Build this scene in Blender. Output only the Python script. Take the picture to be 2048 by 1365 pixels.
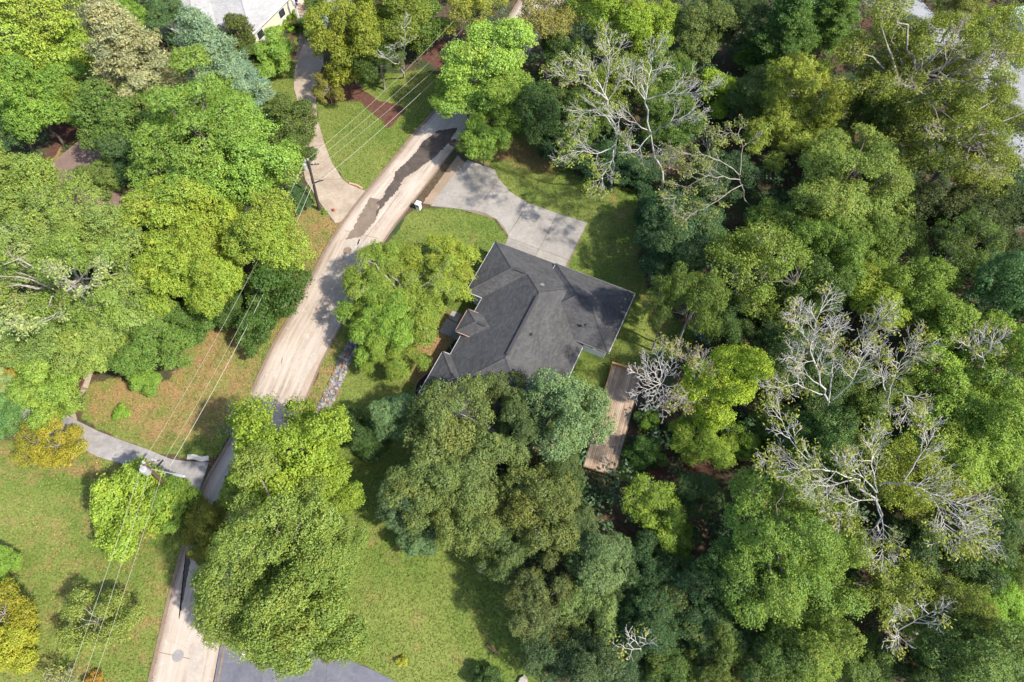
import bpy, math, random
import numpy as np
from mathutils import Vector, noise
R_ = math.radians
for o in list(bpy.data.objects): bpy.data.objects.remove(o)
SC = bpy.context.scene
COL = SC.collection
# ------------------------------------------------------------------ camera, sky, sun, exposure
TILT = R_(28); FOC = 1365.0; CAMH = 60.0
cam_d = bpy.data.cameras.new("camera"); cam = bpy.data.objects.new("camera", cam_d); COL.objects.link(cam)
cam.location = (0, 0, CAMH); cam.rotation_euler = (TILT, 0, 0)
cam_d.sensor_width = 36; cam_d.lens = 36*FOC/2048; cam_d.clip_end = 1000; cam_d.clip_start = 0.5
SC.camera = cam
SUN_EL = R_(48); SHADOW = Vector((-0.88, 0.47, 0)).normalized()     # direction the shadows fall on the ground
world = bpy.data.worlds.new("World"); SC.world = world; world.use_nodes = True
wn = world.node_tree.nodes; wl = world.node_tree.links; wn.clear()
sky = wn.new('ShaderNodeTexSky'); sky.sky_type = 'NISHITA'; sky.sun_disc = False
sky.sun_elevation = SUN_EL; sky.sun_rotation = math.atan2(-SHADOW.x, -SHADOW.y)
sky.air_density = 1.0; sky.dust_density = 1.5
bg = wn.new('ShaderNodeBackground'); bg.inputs['Strength'].default_value = 0.15
wo = wn.new('ShaderNodeOutputWorld'); wl.new(sky.outputs[0], bg.inputs[0]); wl.new(bg.outputs[0], wo.inputs[0])
sun_d = bpy.data.lights.new("sun", 'SUN'); sun_d.energy = 4.2; sun_d.angle = R_(1.3); sun_d.color = (1.0, 0.93, 0.80)
sun = bpy.data.objects.new("sun", sun_d); COL.objects.link(sun)
ldir = Vector((SHADOW.x*math.cos(SUN_EL), SHADOW.y*math.cos(SUN_EL), -math.sin(SUN_EL)))
sun.rotation_euler = ldir.to_track_quat('-Z', 'Y').to_euler(); sun.location = (60, -30, 80)
SC.view_settings.view_transform = 'Standard'; SC.view_settings.look = 'None'
SC.view_settings.exposure = 0.98; SC.view_settings.gamma = 1
SC.cycles.max_bounces = 6; SC.cycles.diffuse_bounces = 3; SC.cycles.glossy_bounces = 2; SC.cycles.transmission_bounces = 3
SC.cycles.caustics_reflective = False; SC.cycles.caustics_refractive = False

def at(u, v, z=0.0):
    "point of the place that lies at height z under pixel (u, v) of the 2048 x 1365 photograph"
    dx = (u-1024)/FOC; dy = -(v-682.5)/FOC
    d = (dx, math.sin(TILT)+dy*math.cos(TILT), -math.cos(TILT)+dy*math.sin(TILT))
    t = (z-CAMH)/d[2]
    return Vector((d[0]*t, d[1]*t, z))
def depth(p):
    return p.y*math.sin(TILT) + (CAMH-p.z)*math.cos(TILT)

# ------------------------------------------------------------------ helpers
def tag(o, label=None, cat=None, group=None, kind=None):
    if label: o['label'] = label
    if cat: o['category'] = cat
    if group: o['group'] = group
    if kind: o['kind'] = kind
    return o
def link(o, parent=None):
    COL.objects.link(o)
    if parent is not None: o.parent = parent
    return o
def empty(name, loc=(0,0,0), rz=0, **k):
    o = bpy.data.objects.new(name, None); o.empty_display_size = .5; link(o)
    o.location = loc; o.rotation_euler = (0,0,rz); tag(o, **k); return o
def mesh(name, verts, faces, mat=None, parent=None, smooth=False):
    me = bpy.data.meshes.new(name); me.from_pydata([tuple(v) for v in verts], [], [tuple(f) for f in faces])
    if mat: me.materials.append(mat)
    if smooth: me.polygons.foreach_set('use_smooth', [True]*len(me.polygons))
    me.update(); return link(bpy.data.objects.new(name, me), parent)
def npmesh(name, V, F, mat, smooth=False, attrs=None):
    "V (n,3), F (m,k) numpy arrays -> mesh data"
    me = bpy.data.meshes.new(name); V = np.asarray(V, np.float32); F = np.asarray(F, np.int32); k = F.shape[1]
    me.vertices.add(len(V)); me.vertices.foreach_set('co', V.ravel())
    me.loops.add(F.size); me.loops.foreach_set('vertex_index', F.ravel())
    me.polygons.add(len(F)); me.polygons.foreach_set('loop_start', np.arange(0, F.size, k, dtype=np.int32))
    me.polygons.foreach_set('loop_total', np.full(len(F), k, np.int32))
    if smooth: me.polygons.foreach_set('use_smooth', np.ones(len(F), bool))
    for an, (dom, arr) in (attrs or {}).items():
        a = me.attributes.new(an, 'FLOAT', dom); a.data.foreach_set('value', np.asarray(arr, np.float32))
    me.materials.append(mat); me.update(calc_edges=True); me.validate(); return me
class MB:
    def __init__(s): s.v = []; s.f = []
    def add(s, vs, fs):
        b = len(s.v); s.v += [tuple(v) for v in vs]; s.f += [tuple(i+b for i in f) for f in fs]
    def box(s, c, h, M=None):
        "box, centre c, half sizes h, optional matrix function"
        vs = [Vector((c[0]+sx*h[0], c[1]+sy*h[1], c[2]+sz*h[2])) for sz in (-1,1) for sx, sy in ((-1,-1),(1,-1),(1,1),(-1,1))]
        if M: vs = [M(v) for v in vs]
        s.add(vs, [(3,2,1,0),(4,5,6,7),(0,1,5,4),(1,2,6,5),(2,3,7,6),(3,0,4,7)])
    def bar(s, p, q, w, h, up=Vector((0,0,1))):
        p = Vector(p); q = Vector(q); d = (q-p).normalized(); x = d.cross(up)
        if x.length < 1e-4: x = Vector((1,0,0))
        x.normalize(); y = x.cross(d)
        vs = [e+x*sx*w/2+y*sy*h/2 for e in (p,q) for sx, sy in ((-1,-1),(1,-1),(1,1),(-1,1))]
        s.add(vs, [(0,1,2,3),(7,6,5,4),(0,4,5,1),(1,5,6,2),(2,6,7,3),(3,7,4,0)])
    def prism(s, poly, z0, z1):
        n = len(poly); s.add([(p[0],p[1],z0) for p in poly]+[(p[0],p[1],z1) for p in poly],
            [tuple(range(n))[::-1], tuple(range(n,2*n))]+[(i,(i+1)%n,n+(i+1)%n,n+i) for i in range(n)])
    def tube(s, pts, rad, n=8, cap=True):
        pts = [Vector(p) for p in pts]; rings = []
        if not hasattr(rad, '__len__'): rad = [rad]*len(pts)
        for i, p in enumerate(pts):
            d = (pts[min(i+1,len(pts)-1)]-pts[max(i-1,0)]).normalized()
            a = d.cross(Vector((0,0,1)) if abs(d.z) < .95 else Vector((1,0,0))).normalized(); b = d.cross(a)
            rings.append([p+(a*math.cos(2*math.pi*k/n)+b*math.sin(2*math.pi*k/n))*rad[i] for k in range(n)])
        fs = [(i*n+k, i*n+(k+1)%n, (i+1)*n+(k+1)%n, (i+1)*n+k) for i in range(len(pts)-1) for k in range(n)]
        if cap: fs += [tuple(range(n))[::-1], tuple((len(pts)-1)*n+k for k in range(n))]
        s.add([v for r in rings for v in r], fs)
    def build(s, name, mat, parent=None, smooth=False, **k):
        o = mesh(name, s.v, s.f, mat, parent, smooth); tag(o, **k); return o
def area(poly): return .5*sum(poly[i][0]*poly[(i+1)%len(poly)][1]-poly[(i+1)%len(poly)][0]*poly[i][1] for i in range(len(poly)))
def ccw(poly): return list(poly) if area(poly) > 0 else list(poly)[::-1]
def G(pts, z=0): return ccw([at(u,v,z) for u, v in pts])
def smoothpoly(pts, n=4, closed=True):
    out = []; m = len(pts)
    for i in range(m if closed else m-1):
        p = [Vector(pts[(i+k) % m] if closed else pts[min(max(i+k,0),m-1)]).to_2d() for k in (-1,0,1,2)]
        for j in range(n):
            t = j/n; out.append(.5*((2*p[1])+(-p[0]+p[2])*t+(2*p[0]-5*p[1]+4*p[2]-p[3])*t*t+(-p[0]+3*p[1]-3*p[2]+p[3])*t**3))
    if not closed: out.append(Vector(pts[-1]).to_2d())
    return out
def inpoly(P, poly):
    x, y = P[:,0], P[:,1]; c = np.zeros(len(P), bool); n = len(poly)
    for i in range(n):
        x1, y1 = poly[i][0], poly[i][1]; x2, y2 = poly[(i+1)%n][0], poly[(i+1)%n][1]
        if y1 == y2: continue
        c ^= ((y1 > y) != (y2 > y)) & (x < (x2-x1)*(y-y1)/(y2-y1)+x1)
    return c
def jag(poly, step=.35, amp=.12, seed=1):
    rn = random.Random(seed); out = []; n = len(poly)
    for i in range(n):
        a = Vector(poly[i]).to_2d(); b = Vector(poly[(i+1)%n]).to_2d(); k = max(1, int((b-a).length/step))
        for j in range(k): out.append(a.lerp(b, j/k)+Vector((rn.gauss(0,amp), rn.gauss(0,amp))))
    return out

# ------------------------------------------------------------------ materials
def newmat(name):
    m = bpy.data.materials.new(name); m.use_nodes = True; nt = m.node_tree; nt.nodes.clear()
    out = nt.nodes.new('ShaderNodeOutputMaterial'); return m, nt, out
class N:
    "small node helper"
    def __init__(s, nt): s.nt = nt
    def n(s, t, **k):
        x = s.nt.nodes.new('ShaderNode'+t)
        for a, b in k.items(): setattr(x, a, b)
        return x
    def l(s, a, b): s.nt.links.new(a, b)
    def set(s, x, v, i):
        if hasattr(v, 'links') or hasattr(v, 'is_linked'): s.l(v, x.inputs[i])
        else: x.inputs[i].default_value = v
    def math(s, op, a, b=0.0, c=None, clamp=False):
        x = s.n('Math', operation=op, use_clamp=clamp); s.set(x, a, 0); s.set(x, b, 1)
        if c is not None: s.set(x, c, 2)
        return x.outputs[0]
    def mix(s, f, a, b, mode='MIX'):
        x = s.n('Mix', data_type='RGBA', blend_type=mode); s.set(x, f, 0); s.set(x, a, 6); s.set(x, b, 7); return x.outputs[2]
    def noise(s, vec, scale, detail=4, rough=.6, dist=0):
        x = s.n('TexNoise'); x.inputs['Scale'].default_value = scale; x.inputs['Detail'].default_value = detail
        x.inputs['Roughness'].default_value = rough; x.inputs['Distortion'].default_value = dist
        if vec is not None: s.l(vec, x.inputs['Vector'])
        return x.outputs[0]
    def ramp(s, f, lo, hi, a=0.0, b=1.0):
        x = s.n('MapRange', clamp=True); s.set(x, f, 0)
        for i, v in enumerate((lo, hi, a, b)): x.inputs[1+i].default_value = v
        return x.outputs[0]
    def attr(s, name): x = s.n('Attribute'); x.attribute_name = name; return x
    def obj(s): return s.n('TexCoord').outputs['Object']
    def gen(s): return s.n('NewGeometry').outputs['Position']
    def mapv(s, vec, scale=(1,1,1), rot=(0,0,0)):
        x = s.n('Mapping'); x.inputs['Scale'].default_value = scale; x.inputs['Rotation'].default_value = rot; s.l(vec, x.inputs[0]); return x.outputs[0]
def C4(c): return (c[0], c[1], c[2], 1.0)
def finish(nt, out, col, rough=.9, bump=None, bstr=.3, bdist=.03, spec=.3, metal=0.0):
    h = N(nt); b = h.n('BsdfPrincipled'); h.set(b, col, 0); h.set(b, rough, 'Roughness')
    b.inputs['Specular IOR Level'].default_value = spec; b.inputs['Metallic'].default_value = metal
    if bump is not None:
        q = h.n('Bump'); q.inputs['Strength'].default_value = bstr; q.inputs['Distance'].default_value = bdist
        h.l(bump, q.inputs['Height']); h.l(q.outputs[0], b.inputs['Normal'])
    h.l(b.outputs[0], out.inputs[0])
def simple(name, c, rough=.8, var=.25, scale=3.0, spec=.3, metal=0, rand=0.0):
    m, nt, out = newmat(name); h = N(nt); p = h.obj()
    f = h.noise(p, scale, 5); g = h.noise(p, scale*7, 3)
    f = h.math('MULTIPLY', h.math('ADD', f, g), .5)
    k = h.ramp(f, .3, .7, 1-var, 1+var)
    if rand:
        r = h.n('ObjectInfo').outputs['Random']; k = h.math('MULTIPLY', k, h.ramp(r, 0, 1, 1-rand, 1+rand))
    col = h.mix(1.0, C4(c), k, 'MULTIPLY'); finish(nt, out, col, rough, g, .3, .02, spec, metal); return m

LEAFG = 2.05
def leaf_material():
    m, nt, out = newmat('foliage'); h = N(nt)
    oi = h.n('ObjectInfo'); tone = h.attr('tone').outputs['Fac']; hue = h.attr('hue').outputs['Fac']
    k = h.ramp(tone, 0, 1, .6*LEAFG, 1.4*LEAFG)
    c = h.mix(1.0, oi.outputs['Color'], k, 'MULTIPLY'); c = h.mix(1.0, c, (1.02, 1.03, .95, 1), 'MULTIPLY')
    pn = h.noise(h.obj(), .8, 4, .6)
    c = h.mix(h.ramp(pn, .50, .68, 0, .45), c, h.mix(1.0, c, (1.35, 1.12, .8, 1), 'MULTIPLY'))
    c = h.mix(h.ramp(pn, .50, .34, 0, .45), c, h.mix(1.0, c, (.70, .86, .95, 1), 'MULTIPLY'))
    # leaves that have turned yellow or orange, more of them where the tree's own autumn amount is high
    thr = h.math('SUBTRACT', 1.0, oi.outputs['Alpha'])
    turned = h.math('MULTIPLY', h.math('GREATER_THAN', hue, thr), .5)
    c = h.mix(turned, c, (0.26, 0.22, 0.03, 1))
    blue = h.ramp(tone, 0, .5, .25, 0)
    c = h.mix(blue, c, h.mix(1.0, c, (.75, 1.0, 1.25, 1), 'MULTIPLY'))
    hs_ = h.n('HueSaturation'); hs_.inputs['Saturation'].default_value = .99; h.l(c, hs_.inputs['Color']); c = hs_.outputs[0]
    d = h.n('BsdfDiffuse'); h.l(c, d.inputs[0])
    t = h.n('BsdfTranslucent'); h.l(h.mix(1.0, c, (1.35, 1.2, .85, 1), 'MULTIPLY'), t.inputs[0])
    mx = h.n('MixShader'); mx.inputs[0].default_value = .32; h.l(d.outputs[0], mx.inputs[1]); h.l(t.outputs[0], mx.inputs[2])
    g = h.n('BsdfGlossy'); g.inputs['Roughness'].default_value = .45; g.inputs[0].default_value = (.8,.85,.9,1)
    m2 = h.n('MixShader'); m2.inputs[0].default_value = .015; h.l(mx.outputs[0], m2.inputs[1]); h.l(g.outputs[0], m2.inputs[2])
    h.l(m2.outputs[0], out.inputs[0]); return m
LEAF = leaf_material()
def bark_material(name, c, pale):
    m, nt, out = newmat(name); h = N(nt); p = h.obj()
    f = h.noise(h.mapv(p, (1,1,.3)), 2.5, 5); col = h.mix(h.ramp(f, .35, .65), C4(c), C4(pale))
    finish(nt, out, col, .9, h.noise(p, 14, 3), .5, .03); return m
BARK = bark_material('bark_grey_brown', (.10,.08,.065), (.20,.17,.15))
DEAD = bark_material('bark_bleached', (.29,.275,.26), (.47,.45,.43))
PALEB = bark_material('bark_pale', (.18,.155,.135), (.34,.31,.28))

def grass_nodes(h, p):
    "grass colour from position, lush to dry by the attribute 'dry'"
    n1 = h.noise(p, .12, 4, .6); n2 = h.noise(p, .9, 5, .65); n3 = h.noise(p, 6, 4, .7)
    green = h.mix(h.ramp(n2, .3, .7), (.078,.128,.025,1), (.128,.172,.038,1))
    green = h.mix(h.ramp(n1, .40, .62), green, (.150,.182,.046,1))
    green = h.mix(h.ramp(h.noise(p, 2.6, 6, .8), .50, .72, 0, .38), green, (.17,.16,.055,1))
    green = h.mix(1.0, green, h.ramp(n3, .25, .75, .55, 1.45), 'MULTIPLY')
    dry = h.mix(h.ramp(n3, .3, .7), (.19,.115,.045,1), (.31,.21,.11,1))
    a = h.attr('dry').outputs['Fac']
    f = h.math('ADD', a, h.math('MULTIPLY', h.math('SUBTRACT', h.noise(p, .55, 6, .7), .5), 1.8))
    f = h.ramp(f, .30, .85)
    return h.mix(f, green, dry), n3
def ground_material():
    m, nt, out = newmat('ground_cover'); h = N(nt); p = h.gen()
    g, n3 = grass_nodes(h, p)
    n5 = h.noise(p, 2.2, 6, .7); n6 = h.noise(p, .25, 4)
    duff = h.mix(h.ramp(n5, .3, .7), (.045,.032,.022,1), (.12,.085,.055,1))
    duff = h.mix(h.ramp(n6, .45, .62), duff, (.035,.055,.022,1))
    mul = h.mix(h.ramp(n5, .3, .7), (.075,.036,.028,1), (.17,.085,.062,1))
    mul = h.mix(h.ramp(h.noise(p, 9, 3), .3, .75), h.mix(.5, mul, (.03,.015,.012,1)), mul)
    w = h.attr('grass').outputs['Fac']; w2 = h.attr('mulch').outputs['Fac']
    wig = h.math('MULTIPLY', h.math('SUBTRACT', h.noise(p, 1.6, 6, .75), .5), 1.1)
    c = h.mix(h.ramp(h.math('ADD', w, wig), .42, .62), duff, g)
    c = h.mix(h.ramp(h.math('ADD', w2, h.math('MULTIPLY', wig, .25)), .42, .55), c, mul)
    finish(nt, out, c, .95, n3, .6, .05, .1); return m
GROUND = ground_material()
def tuft_material():
    m, nt, out = newmat('grass_blades'); h = N(nt); p = h.gen(); g, n3 = grass_nodes(h, p)
    t = h.attr('tone').outputs['Fac']; c = h.mix(1.0, g, h.ramp(t, 0, 1, .7, 1.7), 'MULTIPLY')
    d = h.n('BsdfDiffuse'); h.l(c, d.inputs[0]); t = h.n('BsdfTranslucent'); h.l(c, t.inputs[0])
    mx = h.n('MixShader'); mx.inputs[0].default_value = .3; h.l(d.outputs[0], mx.inputs[1]); h.l(t.outputs[0], mx.inputs[2])
    h.l(mx.outputs[0], out.inputs[0]); return m
def concrete(name, a, b, joint=None, rand=.07, stain=(.12,.10,.08), amt=.5):
    m, nt, out = newmat(name); h = N(nt); p = h.gen()
    n1 = h.noise(p, .45, 6, .65, .4); n2 = h.noise(p, 3.5, 5, .7); n3 = h.noise(p, 25, 3)
    c = h.mix(h.ramp(n1, .33, .67), C4(a), C4(b)); c = h.mix(1.0, c, h.ramp(n2, .25, .75, .82, 1.16), 'MULTIPLY')
    s = h.noise(p, .8, 7, .75, .6); c = h.mix(h.ramp(s, .56, .74, 0, amt), c, C4(stain))
    r = h.n('ObjectInfo').outputs['Random']; c = h.mix(1.0, c, h.ramp(r, 0, 1, 1-rand, 1+rand), 'MULTIPLY')
    finish(nt, out, c, .85, n3, .25, .01, .25); return m
CONC = concrete('pale_concrete', (.215,.198,.180), (.295,.276,.252), amt=.5)
CONC2 = concrete('sandy_concrete', (.25,.20,.155), (.36,.30,.245), amt=.5, stain=(.20,.15,.11))
CONC3 = concrete('grey_weathered_concrete', (.20,.19,.19), (.32,.30,.295), amt=.65)
ASPH = concrete('blue_grey_asphalt', (.095,.10,.125), (.14,.14,.17), amt=.5, stain=(.25,.23,.24))
def road_material():
    m, nt, out = newmat('road_surface'); h = N(nt); p = h.gen()
    uv = h.n('UVMap').outputs[0]; sx = h.n('SeparateXYZ'); h.l(uv, sx.inputs[0]); u, v = sx.outputs[0], sx.outputs[1]
    st = h.noise(h.mapv(uv, (.05, 1.0, 1)), 2.2, 6, .65, .3)      # long streaks down the road
    st2 = h.noise(h.mapv(uv, (.22, 1.6, 1)), 2.0, 6, .7, .3)
    big = h.noise(p, .16, 5, .6, .5); pt = h.noise(p, .9, 6, .7, .8)
    c = h.mix(h.ramp(st, .35, .66), (.23,.178,.138,1), (.46,.395,.335,1))
    c = h.mix(h.ramp(big, .40, .66), c, (.43,.37,.32,1))
    c = h.mix(h.ramp(st2, .5, .75, 0, .42), c, (.16,.120,.09,1))
    c = h.mix(h.ramp(pt, .60, .66, 0, .5), c, (.50,.45,.41,1))
    w = h.ramp(h.math('ABSOLUTE', h.math('SUBTRACT', v, 1.25)), .0, .9, .5, 0); c = h.mix(h.math('MULTIPLY', w, h.ramp(st2, .3, .7)), c, (.47,.41,.365,1))
    e = h.ramp(v, 4.4, 5.0, 0, .55); c = h.mix(h.math('MULTIPLY', e, h.ramp(pt, .3, .6)), c, (.27,.18,.115,1))
    e = h.ramp(v, 0.5, 0, 0, .6); c = h.mix(e, c, (.17,.13,.105,1))
    cr = h.n('TexVoronoi', feature='DISTANCE_TO_EDGE'); cr.inputs['Scale'].default_value = .28
    h.l(h.mapv(p, (1,1,1)), cr.inputs['Vector'])
    k = h.math('MULTIPLY', h.ramp(cr.outputs[0], .0, .006, .45, 0), h.ramp(big, .4, .5)); c = h.mix(k, c, (.14,.11,.09,1))
    c = h.mix(1.0, c, h.ramp(h.noise(p, 12, 4, .8), .25, .75, .86, 1.12), 'MULTIPLY')
    finish(nt, out, c, .85, h.noise(p, 30, 3), .3, .01, .25); return m
ROAD = road_material()
def shingle_material():
    m, nt, out = newmat('asphalt_shingle'); h = N(nt); p = h.gen(); t = h.attr('tone').outputs['Fac']
    c = h.mix(t, (.058,.057,.059,1), (.082,.081,.083,1)); c = h.mix(1.0, c, h.ramp(h.noise(p, .5, 5), .3, .7, .85, 1.15), 'MULTIPLY')
    c = h.mix(1.0, c, h.ramp(h.noise(p, 40, 2), .3, .7, .8, 1.2), 'MULTIPLY'); finish(nt, out, c, .95, h.noise(p, 60, 2), .4, .01, .2); return m
SHING = shingle_material()
def pale_shingle():
    m, nt, out = newmat('pale_grey_shingle'); h = N(nt); p = h.gen(); t = h.attr('tone').outputs['Fac']
    c = h.mix(t, (.30,.295,.30,1), (.35,.345,.35,1)); c = h.mix(1.0, c, h.ramp(h.noise(p, .5, 5), .3, .7, .88, 1.1), 'MULTIPLY')
    finish(nt, out, c, .9, h.noise(p, 60, 2), .3, .01, .2); return m
PSHING = pale_shingle()
WHITE = simple('white_paint', (.62,.62,.62), .6, .05, 2)
WALLW = simple('white_wall', (.72,.75,.80), .8, .05, 1.2)
DARKG = simple('dark_glass', (.02,.025,.03), .15, .2, 1, .6)
GUT = simple('gutter_white', (.50,.50,.50), .5, .12, 3)
VENT = simple('vent_shingle', (.045,.043,.046), .9, .2, 5)
GUTD = simple('gutter_grey', (.16,.16,.17), .5, .12, 3)
DARKM = simple('dark_metal', (.03,.03,.032), .6, .2, 5)
BLACK = simple('dark_soil', (.035,.022,.02), .95, .4, 3)
BROWNE = simple('bed_edging', (.22,.16,.13), .9, .3, 3)
POLE = simple('pole_wood', (.13,.09,.065), .9, .3, 4)
POLED = simple('pole_wood_dark', (.055,.045,.04), .9, .3, 4)
INS = simple('insulator_white', (.33,.33,.33), .4, .05, 5)
WIRE = simple('wire_aluminium', (.42,.42,.36), .4, .05, 5)
RUST = simple('brick_red', (.40,.10,.06), .9, .3, 6)
PLANK = bpy.data.materials.new('deck_wood')
def deck_material():
    m, nt, out = newmat('deck_boards'); h = N(nt); p = h.obj(); r = h.n('ObjectInfo').outputs['Random']
    c = h.mix(r, (.26,.185,.130,1), (.40,.31,.23,1)); f = h.noise(h.mapv(p, (1.2, .12, 1)), 6, 6, .7)
    c = h.mix(1.0, c, h.ramp(f, .25, .75, .7, 1.35), 'MULTIPLY'); c = h.mix(h.ramp(h.noise(h.mapv(p, (1,.3,1)), 1.1, 5), .55, .7, 0, .5), c, (.38,.31,.27,1))
    finish(nt, out, c, .85, f, .3, .01, .2); return m
DECK = deck_material(); TRIM = simple('cedar_trim', (.42,.25,.11), .8, .25, 4)
ROCKM = []
for i, c in enumerate([(.42,.38,.35), (.55,.50,.46), (.30,.20,.15), (.20,.22,.27), (.46,.26,.15), (.33,.36,.42)]):
    ROCKM.append(simple('field_stone', tuple(x*.55 for x in c), .9, .3, 3))
GRAVEL = simple('slate_gravel', (.12,.14,.19), .9, .4, 3)
CURB = simple('kerb_concrete', (.19,.14,.105), .9, .35, 2.0)

# ------------------------------------------------------------------ ground sheets
LAWNS = dict(
 island=[(628,200),(635,239),(650,290),(664,325),(685,359),(732,383),(785,325),(825,275),(860,235),(900,190),(880,150),(840,140),(780,150),(700,140)],
 strip=[(602,95),(590,137),(588,178),(599,212),(620,250),(560,250),(505,205),(520,165),(560,110),(585,60)],
 front=[(821,427),(855,414),(923,420),(992,439),(1016,472),(1010,490),(940,640),(830,790),(700,900),(640,860),(608,815),(650,707),(690,620),(735,545)],
 rear=[(940,330),(990,250),(1060,262),(1110,290),(1150,350),(1225,372),(1275,378),(1285,440),(1275,520),(1300,575),(1360,640),(1400,665),(1385,700),(1300,735),(1260,800),(1255,920),(1330,1000),(1225,960),(1060,900),(940,860),(940,600),(990,480),(1175,446),(1060,415)],
 lower=[(690,800),(790,760),(830,800),(900,1000),(1000,1080),(1040,1180),(1060,1290),(1120,1380),(795,1380),(745,1340),(690,1318),(560,1300),(440,1290),(420,1000),(560,830)],
 mid=[(155,842),(197,863),(292,898),(422,925),(470,870),(545,700),(590,620),(660,490),(700,435),(671,448),(640,407),(610,370),(560,470),(500,560),(400,640),(340,760),(180,765)],
 corner=[(-150,870),(90,885),(164,900),(240,930),(330,962),(391,992),(372,1090),(345,1180),(296,1400),(-150,1420)],
 shed=[(90,320),(140,260),(210,250),(330,280),(300,330),(200,300),(110,345)],
 topyard=[(500,215),(530,170),(560,190),(560,260),(520,260)])
MULCH = dict(
 island_bed=[(632,205),(671,205),(691,202),(722,205),(746,226),(770,249),(777,261),(813,219),(794,210),(760,203),(732,185),(719,171),(705,150),(660,135),(637,140)],
 path_bed=[(505,195),(515,190),(524,165),(527,145),(545,132),(570,125),(580,108),(582,80),(570,40),(600,25),(590,70),(592,110),(575,135),(548,146),(537,160),(531,185),(515,205)],
 walk_left=[(-20,680),(60,640),(150,700),(190,690),(176,760),(160,800),(143,800),(120,760),(40,760)],
 shed_edge=[(80,320),(102,300),(106,280),(98,268),(112,262),(120,285),(112,308),(95,330)],
 topleft=[(100,250),(200,240),(215,290),(165,270),(110,300)],
 oak=[(850,60),(960,60),(960,130),(890,150),(850,120),(830,80)],
 under=[(1040,880),(1120,870),(1120,930),(1060,930)],
 soil=[(1290,930),(1400,900),(1430,960),(1330,990)],
 topright=[(1650,20),(1760,20),(1740,120),(1650,110)])
DRYS = [([(560,380),(700,435),(540,700),(470,870),(300,890),(155,835),(180,770),(420,600)], .62),
        ([(-100,860),(110,880),(330,960),(250,990),(60,950),(-100,960)], .55),
        ([(850,640),(905,640),(905,730),(850,760),(800,760),(835,700)], .95),
        ([(640,650),(700,690),(640,860),(600,830)], .55),
        ([(940,320),(1010,270),(1130,300),(1120,350),(1000,330)], .75),
        ([(1230,360),(1290,440),(1280,560),(1380,660),(1300,690),(1240,560),(1200,430)], .38),
        ([(700,980),(780,1050),(900,1130),(1010,1150),(1060,1365),(700,1330)], .24),
        ([(330,1180),(370,1090),(345,1380),(240,1380)], .6),
        ([(-100,970),(380,1000),(340,1200),(290,1400),(-100,1400)], .34),
        ([(90,260),(230,250),(210,330),(80,340)], .7)]
lawn_w = {k: G(v) for k, v in LAWNS.items()}; mulch_w = {k: G(v) for k, v in MULCH.items()}
X0, X1, Y0, Y1, ST = -76., 76., -6., 100., .33
xs = np.arange(X0, X1+ST, ST); ys = np.arange(Y0, Y1+ST, ST); nx, ny = len(xs), len(ys)
gx, gy = np.meshgrid(xs, ys); P = np.stack([gx.ravel(), gy.ravel()], 1)
def blur(a, k):
    a = a.reshape(ny, nx).astype(float)
    for _ in range(k):
        a = np.pad(a, 1, 'edge'); a = (a[1:-1,1:-1]*2+a[:-2,1:-1]+a[2:,1:-1]+a[1:-1,:-2]+a[1:-1,2:])/6
    return a.ravel()
wob = np.stack([np.sin(P[:,1]*1.7+np.sin(P[:,0]*.9)*2)+np.sin(P[:,1]*.61+P[:,0]*.7), np.cos(P[:,0]*1.5+np.sin(P[:,1]*1.1)*2)+np.sin(P[:,0]*.53)], 1)*.14
lawn_m = np.zeros(len(P), bool)
for k, pl in lawn_w.items(): lawn_m |= inpoly(P+wob, pl)
mulch_m = np.zeros(len(P), bool)
for k, pl in mulch_w.items(): mulch_m |= inpoly(P+wob*.4, pl)
dry = np.full(len(P), .16)
for pl, a in DRYS: dry[inpoly(P+wob*3, G(pl))] = a
grassA, mulchA, dryA = blur(lawn_m, 2), blur(mulch_m, 1), blur(dry, 9)
idx = np.arange(nx*ny).reshape(ny, nx)
quads = np.stack([idx[:-1,:-1], idx[:-1,1:], idx[1:,1:], idx[1:,:-1]], -1).reshape(-1, 4)
fm = mulch_m[quads].mean(1) > .5; fl = (lawn_m[quads].mean(1) > .5) & ~fm; ff = ~fm & ~fl
V = np.concatenate([P, np.zeros((len(P),1))], 1)
for nm, sel, lab in (('lawn', fl, 'mown green and straw-coloured grass around the houses'), ('forest_floor', ff, 'dark leaf-littered ground under the trees'),
                     ('mulch_bed', fm, 'red-brown mulch and bare soil beds')):
    q = quads[sel]; uq, inv = np.unique(q, return_inverse=True)
    me = npmesh(nm, V[uq], inv.reshape(-1,4), GROUND, False, {'grass': ('POINT', grassA[uq]), 'mulch': ('POINT', mulchA[uq]), 'dry': ('POINT', dryA[uq])})
    tag(link(bpy.data.objects.new(nm, me)), lab, None, None, 'structure')
o = mesh('ground', [(-500,-400,-.05),(500,-400,-.05),(500,600,-.05),(-500,600,-.05)], [(0,1,2,3)], GROUND); tag(o, 'ground reaching beyond the woods', None, None, 'structure')

def slab(name, poly, mat, z0=.0, z1=.05, parent=None, **k):
    m = MB(); m.prism(ccw(poly), z0, z1); return m.build(name, mat, parent, **k)
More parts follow.
